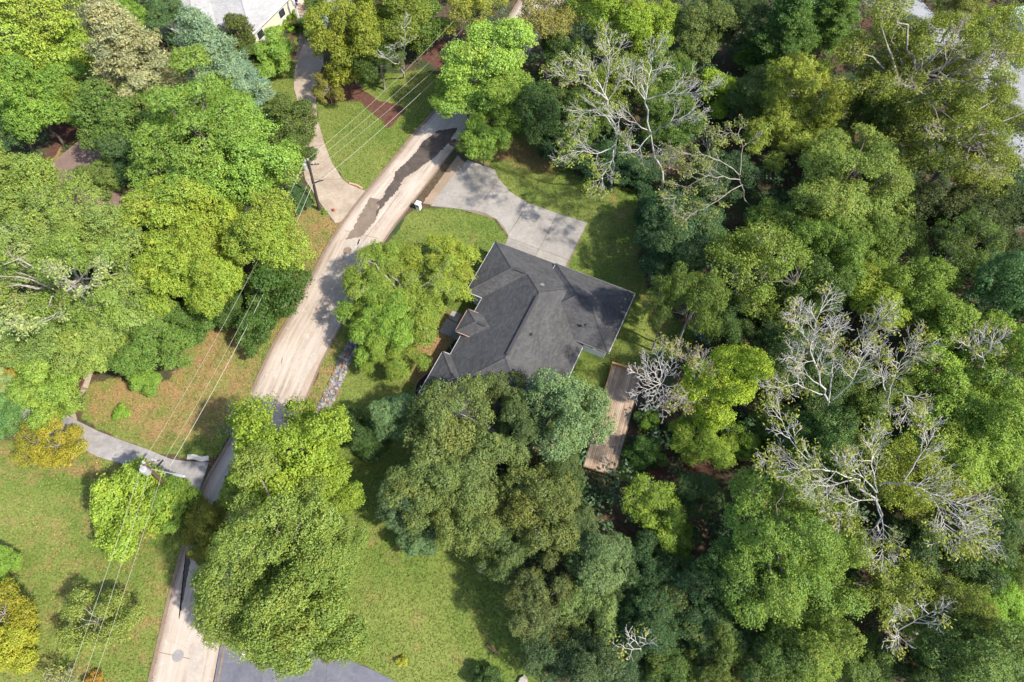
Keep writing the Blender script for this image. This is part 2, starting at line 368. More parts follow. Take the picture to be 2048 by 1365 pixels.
# ------------------------------------------------------------------ road
roadL = [(290,1420),(318,1300),(345,1185),(370,1095),(397,1010),(420,955),(441,920),(470,870),(500,800),(545,700),(590,622),(625,556),(663,485),(702,427),(735,385),(785,325),(825,275),(858,238),(900,190),(955,120),(1010,50),(1060,-30)]
L = smoothpoly([at(u,v) for u, v in roadL], 6, False)
W = 5.15; Rr = []
for i, p in enumerate(L):
    d = (L[min(i+1,len(L)-1)]-L[max(i-1,0)]).normalized(); Rr.append(p+Vector((d.y,-d.x))*W)
vs = []; fs = []; uvs = []; dist = 0; K = 6
for i in range(len(L)):
    if i: dist += (L[i]-L[i-1]).length
    for k in range(K+1):
        q = L[i].lerp(Rr[i], k/K); vs.append((q.x, q.y, .03)); uvs.append((dist, W*k/K))
for i in range(len(L)-1):
    for k in range(K): a = i*(K+1)+k; fs.append((a, a+1, a+K+2, a+K+1))
road = mesh('road', vs, fs, ROAD); tag(road, 'worn sandy residential road running up through the trees', None, None, 'structure')
uvl = road.data.uv_layers.new(name='UVMap')
for lp in road.data.loops: uvl.data[lp.index].uv = uvs[lp.vertex_index]
def strip(name, pts, w, z, h, mat, off=0.0, parent=None, breaks=(), **k):
    m = MB()
    for i in range(len(pts)-1):
        if any(a <= i < b for a, b in breaks): continue
        p, q = pts[i], pts[i+1]
        def nrm(j):
            d = (pts[min(j+1,len(pts)-1)]-pts[max(j-1,0)]).normalized(); return Vector((d.y,-d.x))
        a, b = nrm(i), nrm(i+1)
        m.prism(ccw([p+a*off, q+b*off, q+b*(off+w), p+a*(off+w)]), z, z+h)
    return m.build(name, mat, parent, **k)
strip('kerb', L, .28, 0, .10, CURB, -.28, road)
strip('kerb', [r for r in Rr], .16, 0, .075, CURB, 0, road)
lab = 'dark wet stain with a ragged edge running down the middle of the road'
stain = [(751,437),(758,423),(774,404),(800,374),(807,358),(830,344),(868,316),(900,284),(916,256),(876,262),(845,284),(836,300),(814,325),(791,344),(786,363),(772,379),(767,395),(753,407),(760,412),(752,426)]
DARKMARK = simple('dark_road_mark', (.075,.060,.052), .8, .55, 1.1)
m = MB(); m.prism(ccw(jag(G(stain,0), .13, .055, 3)), .02, .035); m.build('stain', DARKMARK, road, label=lab)
def patch(pts, mat, seed, z=.035, amp=.06, name='patch', lab=None):
    m = MB(); m.prism(ccw(jag(G(pts,0), .14, amp*.6, seed)), .02, z); return m.build(name, mat, road, label=lab)
PATL = concrete('pale_patch', (.34,.295,.255), (.40,.355,.315), amt=.2, stain=(.4,.33,.28))
PATB = concrete('brown_dirt', (.21,.155,.11), (.29,.22,.16), amt=.3, stain=(.12,.085,.06))
PATD = concrete('mud', (.15,.115,.09), (.21,.165,.13), amt=.4)
patch([(690,486),(706,477),(722,475),(716,490),(712,512),(698,522),(686,512)], PATL, 1)
patch([(717,480),(737,478),(738,492),(724,502),(715,500)], PATL, 2)
patch([(626,705),(634,702),(636,716),(622,738),(606,758),(600,772),(596,758),(610,735)], PATL, 4)
patch([(548,748),(556,738),(565,716),(562,740),(550,765)], PATL, 5)
patch([(846,407),(862,411),(900,366),(930,325),(915,312),(890,345)], PATB, 6, lab='strip of brown dirt along the road edge by the concrete driveway')
patch([(704,460),(740,395),(760,400),(752,440),(722,476),(690,480)], PATD, 7, z=.034, amp=.1)
patch([(380,1290),(410,1285),(408,1330),(385,1400),(370,1400)], PATL, 8)
patch([(897,288),(908,278),(920,284),(910,298)], DARKMARK, 9, amp=.03)  # small dark block beside the far end of the long stain
for pts, sd in (([(372,1100),(381,1120),(368,1190),(358,1240),(362,1190)], 11), ([(385,1035),(392,1020),(402,990),(398,1020)], 12)):
    patch(pts, DARKMARK, sd, amp=.05, name='tar_seam')
for (u, v) in ((695,502),(356,1312)):
    p = at(u,v); m = MB(); n = 20
    ring = [(p.x+.46*math.cos(2*math.pi*k/n), p.y+.46*math.sin(2*math.pi*k/n)) for k in range(n)]; m.prism(ring, .02, .043)
    for k in range(4): m.box((p.x, p.y-.24+.16*k, .046), (.3,.02,.006))
    m.build('manhole_cover', CURB if u > 500 else CONC3, road)
# joints across and along the road
m = MB()
for pts in ([(716,497),(760,440),(800,385)], [(740,520),(790,455),(812,428)], [(690,560),(700,540),(740,500)]):
    q = [at(*a) for a in pts]
    for a, b in zip(q, q[1:]): m.bar((a.x,a.y,.033), (b.x,b.y,.033), .05, .006)
for a, b in (((690,462),(758,478)), ((318,1305),(380,1318))):
    a = at(*a); b = at(*b); m.bar((a.x,a.y,.033), (b.x,b.y,.033), .05, .006)
m.build('joint', PATD, road)

# ------------------------------------------------------------------ driveways and paving
def slabs(name, label, base, polys, mat, z=.05, gap=.04, basemat=None, pname='concrete_slab'):
    root = empty(name); tag(root, label, None, None, 'structure')
    for pl in polys:
        w = G(pl); c = sum((Vector(q).to_2d() for q in w), Vector((0,0)))/len(w)
        w2 = [Vector(q).to_2d() + (c-Vector(q).to_2d()).normalized()*gap for q in w]
        slab(pname, w2, mat, .0, z, root)
    slab('joint_bed', G(base), basemat or PATD, .0, z-.02, root)
    return root
slabs('concrete_driveway', 'pale concrete driveway curving from the road to the garage', 
  [(861,413),(900,360),(935,322),(975,330),(1019,383),(1060,408),(1115,427),(1175,446),(1130,545),(1010,500),(1016,472),(992,439),(923,420)],
  [[(861,413),(900,358),(935,320),(990,340),(998,358),(975,391),(951,422),(923,420),(890,415)],
   [(998,358),(1019,383),(1047,402),(1055,407),(1040,433),(1016,470),(1009,456),(992,439),(968,427),(951,422),(975,391)],
   [(1055,407),(1081,415),(1116,428),(1097,463),(1078,499),(1016,477),(1016,470),(1035,442)],
   [(1116,428),(1175,446),(1137,521),(1078,499),(1097,463)],
   [(1016,477),(1078,499),(1066,522),(1003,500)], [(1078,499),(1137,521),(1126,546),(1066,522)]], CONC)
slabs('side_driveway', 'sandy concrete drive curving down past the green lawn island', 
  [(600,60),(660,60),(647,102),(647,130),(637,154),(632,205),(635,239),(650,290),(664,325),(685,359),(698,369),(732,383),(684,444),(671,448),(640,407),(612,350),(620,300),(626,239),(599,212),(588,178),(590,137)],
  [[(620,60),(662,55),(647,102),(647,130),(637,154),(588,160),(590,137),(602,100)],
   [(588,160),(637,154),(632,205),(635,239),(600,239),(597,212),(588,178)],
   [(600,239),(635,239),(650,290),(600,300),(604,270)],
   [(600,300),(650,290),(664,325),(685,359),(610,360)],
   [(610,360),(685,359),(698,369),(732,383),(684,444),(671,448),(640,407)]], CONC2)
slabs('entrance_paving', 'dark grey paving in front of the porch of the white-roofed house',
  [(600,60),(600,20),(560,-60),(760,-60),(690,30),(662,55)], [[(600,60),(602,20),(562,-60),(640,-60),(640,58)], [(640,-60),(760,-60),(690,30),(662,55),(640,58)]], CONC3)
slabs('left_driveway', 'grey weathered driveway running from the road to the left edge below the utility pole',
  [(-60,740),(12,778),(48,812),(84,835),(137,830),(155,842),(197,863),(292,898),(343,919),(372,923),(418,925),(397,992),(368,977),(343,966),(277,942),(240,927),(195,914),(164,897),(60,875),(-60,850)],
  [[(-60,742),(12,778),(48,812),(40,850),(-60,850)], [(48,812),(84,835),(137,830),(155,842),(150,893),(60,872),(40,850)],
   [(155,842),(197,863),(245,882),(215,920),(195,914),(164,897),(150,893)], [(245,882),(292,898),(330,914),(300,951),(277,942),(240,927),(215,920)],
   [(330,914),(343,919),(372,923),(418,925),(397,992),(368,977),(343,966),(300,951)]], CONC3, gap=.012)
slabs('asphalt_driveway', 'blue-grey asphalt driveway at the bottom edge, partly under the big tree',
  [(440,1290),(560,1290),(690,1318),(745,1340),(795,1365),(830,1400),(420,1400)],
  [[(441,1290),(530,1290),(520,1400),(422,1400)], [(530,1290),(560,1290),(655,1310),(650,1400),(520,1400)], [(655,1310),(690,1318),(745,1340),(795,1365),(830,1400),(650,1400)]], ASPH, gap=.01, pname='asphalt_panel')
slabs('garden_walk', 'pinkish stone walk climbing between the bright green tree and the dry lawn',
  [(176,745),(160,782),(143,799),(141,823),(137,830),(155,842),(152,825),(158,799),(172,782),(186,745)],
  [[(176,745),(165,775),(176,778),(186,745)], [(160,780),(144,797),(158,799),(174,780)], [(143,801),(141,822),(152,825),(158,801)], [(140,825),(136,832),(155,842),(152,827)]], CONC2)
slabs('front_walk', 'grey concrete walk squares by the front porch of the dark-roofed house',
  [(878,668),(897,640),(905,622),(925,630),(945,650),(935,690),(902,675)],
  [[(877,665),(894,638),(914,648),(905,675)], [(896,636),(904,622),(924,628),(914,646)], [(914,648),(935,655),(930,688),(903,676)]], CONC3, gap=.03)
slabs('far_driveway', 'white concrete pad seen through the leaves at the top right edge',
  [(1700,-20),(1800,-40),(1900,60),(2010,60),(2120,200),(2120,380),(2045,338),(1985,270),(1900,200),(1840,110)],
  [[(1740,-30),(1800,-40),(1900,60),(1840,110)], [(1840,110),(1900,60),(2010,60),(2050,110),(1985,270),(1900,200)], [(2050,110),(2120,200),(2120,380),(2045,338),(1985,270)]],
  concrete('white_concrete', (.22,.225,.245), (.27,.275,.29), amt=.25, stain=(.4,.4,.42)))
# kerb stone slab and bits
def kstone():
    q = smoothpoly([at(377,911), at(392,911), at(405,915), at(418,913)], 4, False)
    o = strip('pale_kerb_stone', q, .42, 0, .22, simple('pale_stone', (.68,.62,.54), .9, .1, 2), 0)
    tag(o, 'curved cream stone slab lying on the grass where the left driveway meets the road', 'kerb stone')
kstone()
q = smoothpoly([at(697,370), at(712,374), at(722,380)], 3, False)
tag(strip('brick_edging', q, .22, 0, .12, simple('brick_edge', (.42,.25,.18), .9, .2, 6), -.3), 'short reddish edging strip at the tip of the lawn island', 'edging')

# ------------------------------------------------------------------ main house
O = at(820+707/4.136, 470+55/4.136, 2.7).to_2d(); A = Vector((.9082,-.4185)); B = Vector((-.4185,-.9082))
ROT = math.atan2(A.y, A.x)
def hw(a, b, z=0): q = O+A*a+B*b; return Vector((q.x, q.y, z))
def clip_convex(poly, clip):
    out = poly
    for i in range(len(clip)):
        ax, ay = clip[i]; bx, by = clip[(i+1)%len(clip)]; inp = out; out = []
        f = lambda p: (bx-ax)*(p[1]-ay)-(by-ay)*(p[0]-ax)
        for j in range(len(inp)):
            p, q = inp[j], inp[(j+1)%len(inp)]; fp, fq = f(p), f(q)
            if fp >= 0: out.append(p)
            if (fp > 0 > fq) or (fp < 0 < fq):
                t = fp/(fp-fq); out.append((p[0]+(q[0]-p[0])*t, p[1]+(q[1]-p[1])*t))
        if len(out) < 3: return []
    return out
class Roof:
    "collects shingle tabs (real thin tabs, each tilted and proud of the course above), one joined 'stuff' part; deck planes below them"
    def __init__(s, toW, seed=0, tab=.34, exp=.17): s.v=[]; s.f=[]; s.t=[]; s.dv=MB(); s.toW=toW; s.r=random.Random(seed); s.tab=tab; s.exp=exp; s.rt=[]
    def face(s, poly, down, zf):
        "poly in local plan (a,b); down = downhill direction in plan; zf = height function"
        poly = ccw(poly); d = Vector(down).normalized(); e = Vector((-d.y, d.x))
        s.dv.add([s.toW(p[0], p[1], zf(*p)-.005) for p in poly], [tuple(range(len(poly)))])
        us = [Vector(p).dot(d) for p in poly]; vs_ = [Vector(p).dot(e) for p in poly]
        n = int((max(us)-min(us))/s.exp)+1
        for i in range(n):
            u1 = max(us)-i*s.exp; u0 = u1-s.exp; v = min(vs_)-s.r.random()*s.tab
            while v < max(vs_):
                w = s.tab*s.r.uniform(.75,1.25); rect = [d*u0+e*v, d*u0+e*(v+w-.012), d*u1+e*(v+w-.012), d*u1+e*v]; v += w
                rect = ccw([(p.x,p.y) for p in rect]); pl = clip_convex(rect, poly)
                if len(pl) < 3: continue
                lift = s.r.uniform(.016,.032); b = len(s.v); k = len(pl); tn = s.r.random()
                for p in pl:
                    t = (Vector(p).dot(d)-u0)/s.exp; s.v.append(s.toW(p[0], p[1], zf(*p)+.004+lift*t))
                s.f.append(tuple(range(b, b+k))); s.t.append(tn)
                for p in pl: s.v.append(s.toW(p[0], p[1], zf(*p)-.003))
                for j in range(k):
                    if Vector(pl[j]).dot(d) > u1-.01 and Vector(pl[(j+1)%k]).dot(d) > u1-.01:
                        s.f.append((b+j, b+k+j, b+k+(j+1)%k, b+(j+1)%k)); s.t.append(tn*.3)
    def cap(s, p, q, w=.30):
        "overlapping cap shingles along a hip or ridge"
        p, q = Vector(p), Vector(q); L_ = (q-p).length; d = (q-p)/L_; n = max(1, int(L_/.2)); h = Vector((d.x,d.y,0)).normalized(); x = Vector((-h.y,h.x,0))
        for i in range(n):
            a = p+d*(L_*i/n); b = p+d*(L_*(i+1)/n+.03); k = len(s.v); tn = s.r.random()*.6
            dz = Vector((0,0,1)); dr = -.12*w*2
            s.v += [a-x*w/2+dz*(dr+.05), a+dz*.075, a+x*w/2+dz*(dr+.05), b-x*w/2+dz*(dr+.02), b+dz*.045, b+x*w/2+dz*(dr+.02), a-x*w/2+dz*(dr), a+x*w/2+dz*(dr)]
            s.f += [(k,k+1,k+4,k+3),(k+1,k+2,k+5,k+4),(k+6,k+1,k),(k+2,k+1,k+7)]; s.t += [tn]*4
    def build(s, root, mat, deckmat):
        rf = s.dv.build('roof', deckmat, root)
        me = bpy.data.meshes.new('shingles'); me.from_pydata([tuple(v) for v in s.v], [], s.f); me.materials.append(mat)
        at_ = me.attributes.new('tone', 'FLOAT', 'FACE'); at_.data.foreach_set('value', s.t); me.update()
        sh = bpy.data.objects.new('shingles', me); link(sh, rf); tag(sh, kind='stuff'); return rf
house = empty('house', (0,0,0)); tag(house, 'white house with a large dark grey shingled hip roof beside the concrete driveway', 'house')
p_ = .52
rf = Roof(hw, 1)
Wf = lambda a, b: 2.7+p_*(a-1.75)
rf.face([(0,0),(5.1,0),(5.1,3.35),(3.35,3.35)], (0,-1), lambda a,b: 2.7+p_*b)
rf.face([(5.1,0),(6.9,0),(6.9,5.15),(5.1,3.35)], (0,-1), lambda a,b: 2.7+p_*b)
rf.face([(6.9,.5),(12.25,.5),(7.25,5.5),(6.9,5.15)], (0,-1), lambda a,b: 2.7+p_*b)
rf.face([(0,0),(3.35,3.35),(0,6.7)], (-1,0), lambda a,b: 2.7+p_*a)
rf.face([(0,6.7),(3.35,3.35),(5.1,3.35),(1.75,6.7)], (0,1), lambda a,b: 2.7+p_*(6.7-b))
rf.face([(1.75,6.7),(5.1,3.35),(7.25,5.5),(7.25,13),(1.75,18.5)], (-1,0), Wf)
rf.face([(7.25,5.5),(12.25,.5),(12.75,.5),(12.75,18.5),(7.25,13)], (1,0), lambda a,b: 2.7+p_*(12.75-a))
rf.face([(1.75,18.5),(7.25,13),(12.75,18.5)], (0,1), lambda a,b: 2.7+p_*(18.5-b))
def hipvol(a0,a1,b0,b1,z0,p, ridge_to=None, run_w=None):
    hb = (b1-b0)/2; bm = (b0+b1)/2; rw = run_w or hb
    rf.face([(a0,b0),(a0+rw,bm),(a0,b1)], (-1,0), lambda a,b: z0+(a-a0)*p*hb/rw)
    e = a1-hb if ridge_to is None else a1
    rf.face([(a0,b0),(a1,b0),(e,bm),(a0+rw,bm)], (0,-1), lambda a,b: z0+p*(b-b0))
    rf.face([(a0,b1),(a1,b1),(e,bm),(a0+rw,bm)], (0,1), lambda a,b: z0+p*(b1-b))
    if ridge_to is None: rf.face([(a1,b0),(a1,b1),(e,bm)], (1,0), lambda a,b: z0+p*(a1-a))
    return z0+p*hb
zr = hipvol(6.85,15.25,.25,7.5,3.2,.52)
zw = hipvol(.95,5.2,13.6,18.5,2.7,.52, 1)
zp = hipvol(1.2,4.35,8.7,11.35,3.2,.6, 1, 1.5)
# hip, ridge caps
zr0 = 2.7+p_*3.35; zm = 2.7+p_*5.5
for p, q in ((hw(0,0,2.7), hw(3.35,3.35,zr0)), (hw(0,6.7,2.7), hw(3.35,3.35,zr0)), (hw(3.35,3.35,zr0), hw(5.1,3.35,zr0)), (hw(5.1,3.35,zr0), hw(7.25,5.5,zm)),
  (hw(7.25,5.5,zm), hw(7.25,13,zm)), (hw(9.4,3.35,zr0+.02), hw(7.25,5.5,zm)), (hw(1.75,18.5,2.7), hw(7.25,13,zm)), (hw(12.75,18.5,2.7), hw(7.25,13,zm)),
  (hw(6.85,.25,3.2), hw(10.475,3.875,zr)), (hw(9.35,5.0,3.2+.52*2.5), hw(10.475,3.875,zr)), (hw(10.475,3.875,zr), hw(11.625,3.875,zr)), (hw(15.25,.25,3.2), hw(11.625,3.875,zr)), (hw(15.25,7.5,3.2), hw(11.625,3.875,zr)),
  (hw(.95,13.6,2.7), hw(3.4,16.05,zw)), (hw(3.4,16.05,zw), hw(4.2,16.05,zw)), (hw(.95,18.5,2.7), hw(3.4,16.05,zw)),
  (hw(1.2,8.7,3.2), hw(2.7,10.025,zp)), (hw(1.2,11.35,3.2), hw(2.7,10.025,zp)), (hw(2.7,10.025,zp), hw(3.9,10.025,zp))):
    rf.cap(p, q)
roof = rf.build(house, SHING, DARKM)
# raised ridge vents on the three ridges
m = MB()
for p, q in ((hw(3.7,3.35,zr0+.09), hw(4.9,3.35,zr0+.09)), (hw(7.25,5.9,zm+.09), hw(7.25,12.7,zm+.09)), (hw(10.55,3.875,zr+.09), hw(11.55,3.875,zr+.09)), (hw(3.0,10.025,zp+.09), hw(3.8,10.025,zp+.09))):
    x = MB(); x.bar(p, q, .26, .05); x.build('ridge_vent', VENT, roof)
for (u, v, z, hh, rr) in ((1060,672,5.0,.35,.07), (1171,649,4.6,.3,.06), (1063,668,5.2,.3,.05)):
    p = at(u, v, z); m = MB(); m.tube([(p.x,p.y,z-.35),(p.x,p.y,z+hh*.5)], rr, 8); m.tube([(p.x,p.y,z-.16),(p.x,p.y,z-.12)], rr*2.4, 10); m.build('vent_pipe', DARKM, roof)
p = at(1084,571,4.9); m = MB()
m.tube([(p.x,p.y,p.z-.3),(p.x,p.y,p.z-.05),(p.x,p.y,p.z+.03),(p.x,p.y,p.z+.05)], [.2,.2,.24,.05], 12); m.build('roof_vent', GUTD, roof)
# fascia and gutters
def eave(pts, z, mat=GUT, name='gutter'):
    for (a, b) in zip(pts, pts[1:]):
        m = MB(); p, q = hw(*a, z-.02), hw(*b, z-.02); m.bar(p, q, .11, .13); m.build(name, mat, house)
eave([(0,0),(6.8,0)], 2.66, GUTD); eave([(0,0),(0,6.7),(1.75,6.7),(1.75,8.8)], 2.66); eave([(1.75,11.2),(1.75,13.6),(.95,13.6),(.95,18.5),(12.75,18.5)], 2.66)
eave([(12.75,18.5),(12.75,7.7)], 2.66); eave([(6.85,1.15),(6.85,.25)], 3.16); eave([(6.85,.25),(15.25,.25)], 3.16, GUTD); eave([(15.25,.25),(15.25,7.5)], 3.16); eave([(15.25,7.5),(11.9,7.5)], 3.16, GUTD)
eave([(2.3,8.7),(1.2,8.7),(1.2,11.35),(2.9,11.35)], 3.16, simple('gutter_copper', (.45,.28,.2), .6, .2, 3))
# soffits
m = MB()
for a0,a1,b0,b1,z in ((0,8,0,6.7,2.58),(1.75,12.75,6.7,18.5,2.58),(6.9,15.25,.3,7.5,3.08),(.95,1.75,13.6,18.5,2.58),(1.2,3,8.7,11.35,3.08)):
    c = hw((a0+a1)/2, (b0+b1)/2, z); hx, hy = (a1-a0)/2-.03, (b1-b0)/2-.03
    m.add([hw(a0+.03,b0+.03,z), hw(a1-.03,b0+.03,z), hw(a1-.03,b1-.03,z), hw(a0+.03,b1-.03,z)], [(0,1,2,3)])
m.build('soffit', WHITE, house)
def wallbox(a0,a1,b0,b1,h):
    m = MB(); m.prism(ccw([hw(a0,b0), hw(a1,b0), hw(a1,b1), hw(a0,b1)]), 0, h); return m.build('wall', WALLW, house)
wallbox(.45,6.9,.45,6.25,2.55); wallbox(2.2,12.3,6.27,18.05,2.552); wl1 = wallbox(6.92,14.8,.7,6.55,3.05); wallbox(1.4,2.18,14.05,18.05,2.55)
def opening(name, a, b, z0, z1, w, axis, mat=DARKG, frame=WHITE, split=1):
    "window or door: frame proud of the wall, pane set in it; axis 'a' = wall running along a"
    root = None; e = A if axis in ('a','A') else B; n = (B if axis == 'a' else -B) if axis in ('a','A') else (A if axis == 'b' else -A)
    c = hw(a, b); mm = MB()
    def bx(u0,u1,y0,y1,d0,d1,M):
        vs = []
        for z in (y0,y1):
            for u, d in ((u0,d0),(u1,d0),(u1,d1),(u0,d1)): q = c.to_2d()+e*u+n*d; vs.append((q.x,q.y,z))
        M.add(vs, [(3,2,1,0),(4,5,6,7),(0,1,5,4),(1,2,6,5),(2,3,7,6),(3,0,4,7)])
    bx(-w/2-.07,-w/2,z0-.07,z1+.07,-.02,.05,mm); bx(w/2,w/2+.07,z0-.07,z1+.07,-.02,.05,mm); bx(-w/2,w/2,z1,z1+.07,-.02,.05,mm); bx(-w/2,w/2,z0-.07,z0,-.02,.06,mm)
    for k in range(1, split): u = -w/2+w*k/split; bx(u-.02,u+.02,z0,z1,-.02,.035,mm)
    o = mm.build(name, frame, house)
    g = MB(); bx(-w/2,w/2,z0,z1,-.02,.012,g); g.build('pane' if mat is DARKG else 'panel', mat, o); return o
opening('window', 13.75, 6.55, 1.15, 1.95, .95, 'a'); opening('window', 12.3, 10.5, .9, 2.1, 1.6, 'b', split=2); opening('window', 12.3, 15, .9, 2.1, 1.6, 'b', split=2)
opening('window', 14.8, 2.6, 1, 2.1, 1.4, 'b', split=2); opening('window', 14.8, 5, 1, 2.1, 1.2, 'b', split=2); opening('window', 2.2, 12.4, .9, 2.1, 1.4, 'B', split=2); opening('window', 1.4, 16, .9, 2.1, 1.6, 'B', split=2)
opening('window', .45, 3.3, 1, 2.1, 1.3, 'B', split=2); opening('front_door', 2.2, 10, .1, 2.15, 1.0, 'B', mat=DARKM)
for a in (2.2, 5.0): opening('garage_door', a, .45, .08, 2.2, 2.4, 'A', mat=WHITE)
opening('window', 9.5, .7, 1, 2.2, 1.6, 'A', split=2); opening('window', 12.8, .7, 1, 2.2, 1.6, 'A', split=2)
for b in (8.95, 11.1): m = MB(); m.box((0,0,1.5), (.07,.07,1.55)); o = m.build('porch_post', WHITE, house); c = hw(1.45,b); o.location = (c.x,c.y,0); o.rotation_euler[2] = ROT
slab('porch_floor', [hw(1.4,8.9), hw(2.2,8.9), hw(2.2,11.2), hw(1.4,11.2)], CONC3, 0, .16, house)
# garden beds tight to the west wall
for pts, nm in (([(903,690),(899,700),(905,712),(902,722),(960,720),(945,690),(925,675)], 'a'), ([(828,785),(836,765),(850,750),(862,745),(900,760),(860,800)], 'b')):
    g = G(pts); slab('garden_bed', g, BLACK, 0, .06, None, label='narrow dark soil bed with a curved edging by the %s corner of the dark-roofed house' % ('porch' if nm == 'a' else 'lower left'), kind='structure')
for pts, lb in (([(901,676),(899,690),(904,702),(904,716),(901,724)], 'short wavy garden edging between the front walk and the house wall'), ([(829,787),(833,770),(843,757),(860,744)], 'curved brown garden edging round the bed at the lower left corner of the dark-roofed house')):
    q = smoothpoly([at(*a) for a in pts], 4, False); m = MB(); m.tube([(a.x,a.y,.1) for a in q], .07, 6); m.build('garden_edging', BROWNE, None, label=lb, cat='edging')

# ------------------------------------------------------------------ deck
deck = empty('wooden_deck'); tag(deck, 'brown plank deck with a low cedar edge behind the house, partly under the bluish tree', 'deck')
p0 = at(1225,731,.55); pE = at(1196,932,.55); d = Vector((-.43,-.90)); d = (pE.to_2d()-at(1248,742,.55).to_2d()).normalized(); e = Vector((-d.y, d.x))
if e.x < 0: e = -e
e_deck = e; d_deck = d; o0 = p0.to_2d(); n = 17; w = 2.85/n; Ln = 10.6
rn = random.Random(5)
for i in range(n):
    sA = 0
    for L_ in (rn.uniform(3,6.5), 99):
        s1 = min(Ln, sA+L_)
        if s1-sA < .1: break
        a = o0+e*(w*(i+.5))+d*((sA+s1)/2); mm = MB(); mm.box((0,0,0), (w/2-.006, (s1-sA)/2-.006, .02))
        ob = mm.build('plank', DECK, deck); ob.location = (a.x, a.y, .53+rn.uniform(-.003,.003)); ob.rotation_euler[2] = math.atan2(d.y, d.x)+math.pi/2; sA = s1
def edge(a, b, z0, z1, t, nm='edge_board', mat=TRIM):
    m = MB(); m.bar((a.x,a.y,(z0+z1)/2), (b.x,b.y,(z0+z1)/2), t, z1-z0); m.build(nm, mat, deck)
W_ = 2.85
edge(o0-e*.04-d*.04, o0+e*(W_+.1)-d*.04, .1, 1.0, .09); edge(o0-e*.05, o0-e*.05+d*4.6, .1, .72, .09); edge(o0-e*.05+d*4.62, o0-e*.05+d*Ln, .1, .60, .07, mat=POLE)
edge(o0+e*(W_+.05), o0+e*(W_+.05)+d*Ln, .1, .58, .06, mat=POLE); edge(o0-e*.02+d*(Ln+.05), o0+e*W_+d*(Ln+.05), .1, .58, .06, mat=POLE)
edge(o0-e*.1-d*.04, o0+e*(W_+.12)-d*.04, 1.0, 1.05, .18, 'top_rail')
for s in (0, 3.4, 7, Ln-.2):
    for q in (.08, W_-.08):
        a = o0+e*q+d*(s+.1); m = MB(); m.box((a.x,a.y,.24), (.06,.06,.27)); m.build('post', POLE, deck)

# ------------------------------------------------------------------ neighbouring buildings
T1 = at(502,71,3).to_2d(); D1 = (at(574,0,3).to_2d()-T1).normalized(); D2 = Vector((-D1.y, D1.x))
def h2(a, b, z=0): q = T1+D1*a+D2*b; return Vector((q.x, q.y, z))
h2o = empty('white_roofed_house'); tag(h2o, 'house with a very pale grey hip roof and cream walls at the top left', 'house')
rf = Roof(h2, 4, .5, .22); zz = 3.0
def hip2(a0,a1,b0,b1,z0,p):
    "ridge along a, long side a"
    hb = (b1-b0)/2; bm = (b0+b1)/2
    rf.face([(a0,b0),(a0+hb,bm),(a0,b1)], (-1,0), lambda a,b: z0+(a-a0)*p)
    rf.face([(a0,b0),(a1,b0),(a1-hb,bm),(a0+hb,bm)], (0,-1), lambda a,b: z0+p*(b-b0))
    rf.face([(a0,b1),(a1,b1),(a1-hb,bm),(a0+hb,bm)], (0,1), lambda a,b: z0+p*(b1-b))
    rf.face([(a1,b0),(a1,b1),(a1-hb,bm)], (1,0), lambda a,b: z0+p*(a1-a)); zt = z0+p*hb
    for P_, Q_ in ((h2(a0,b0,z0),h2(a0+hb,bm,zt)),(h2(a0,b1,z0),h2(a0+hb,bm,zt)),(h2(a1,b0,z0),h2(a1-hb,bm,zt)),(h2(a0+hb,bm,zt),h2(a1-hb,bm,zt))): rf.cap(P_, Q_, .4)
hip2(0,20,0,10,3,.35); hip2(-3.5,8,5.2,14,2.9,.36)
rf.build(h2o, PSHING, WHITE)
m = MB()
for a0,a1,b0,b1 in ((0,20,0,10),(-3.5,8,5.2,14)):
    for p, q in (((a0,b0),(a1,b0)),((a0,b0),(a0,b1))):
        x = MB(); x.bar(h2(*p, 2.92), h2(*q, 2.92), .14, .16); x.build('gutter', GUT, h2o)
CREAM = simple('cream_wall', (.50,.47,.37), .8, .05, 1.5)
m = MB(); m.prism(ccw([h2(.5,.5), h2(14,.5), h2(14,9.5), h2(.5,9.5)]), 0, 2.9); m.build('wall', CREAM, h2o)
m = MB(); m.prism(ccw([h2(-3,5.7), h2(7,5.7), h2(7,13.5), h2(-3,13.5)]), 0, 2.8); m.build('wall', CREAM, h2o)
for a in (1.2, 5.8, 8.6, 11.2):
    m = MB(); c0, c1 = h2(a,.46), h2(a+1.3,.46); m.bar((c0.x,c0.y,1.7), (c1.x,c1.y,1.7), .06, 1.2); f = m.build('window', WHITE, h2o)
    m = MB(); c0, c1 = h2(a+.1,.425), h2(a+1.2,.425); m.bar((c0.x,c0.y,1.7), (c1.x,c1.y,1.7), .02, 1.0); m.build('pane', DARKG, f)
# porch with round steps
pc = at(607,14,0)
steps = MB()
for k, r in enumerate((1.9,1.5,1.1)): steps.prism([(pc.x+r*math.cos(t*math.pi/12), pc.y+r*math.sin(t*math.pi/12)) for t in range(24)], .05, .2+.14*k)
steps.build('round_steps', CONC2, h2o)
for (u, v), (u2, v2) in (((570,-14),(586,0)), ((604,-42),(621,-26))):
    p, q = at(u,v,3.1), at(u2,v2,3.1); m = MB(); m.bar(p, q, .2, .18); m.build('porch_beam', WHITE, h2o)
    m = MB(); m.box((q.x,q.y,1.5), (.12,.12,1.55)); m.build('porch_post', WHITE, h2o)
fl = empty('flag', at(590,10,2.2)); tag(fl, 'small red, white and blue flag hanging from the porch of the white-roofed house', 'flag')
m = MB(); m.tube([(0,0,.3),(.5,-.5,.75)], .02, 6); m.build('staff', WHITE, fl)
for k in range(7):
    m = MB(); m.box((.25+.35, -.5, .55-k*.07), (.35,.01,.034)); m.build('stripe', simple('flag_red', (.5,.03,.05), .8) if k % 2 == 0 else WHITE, fl)
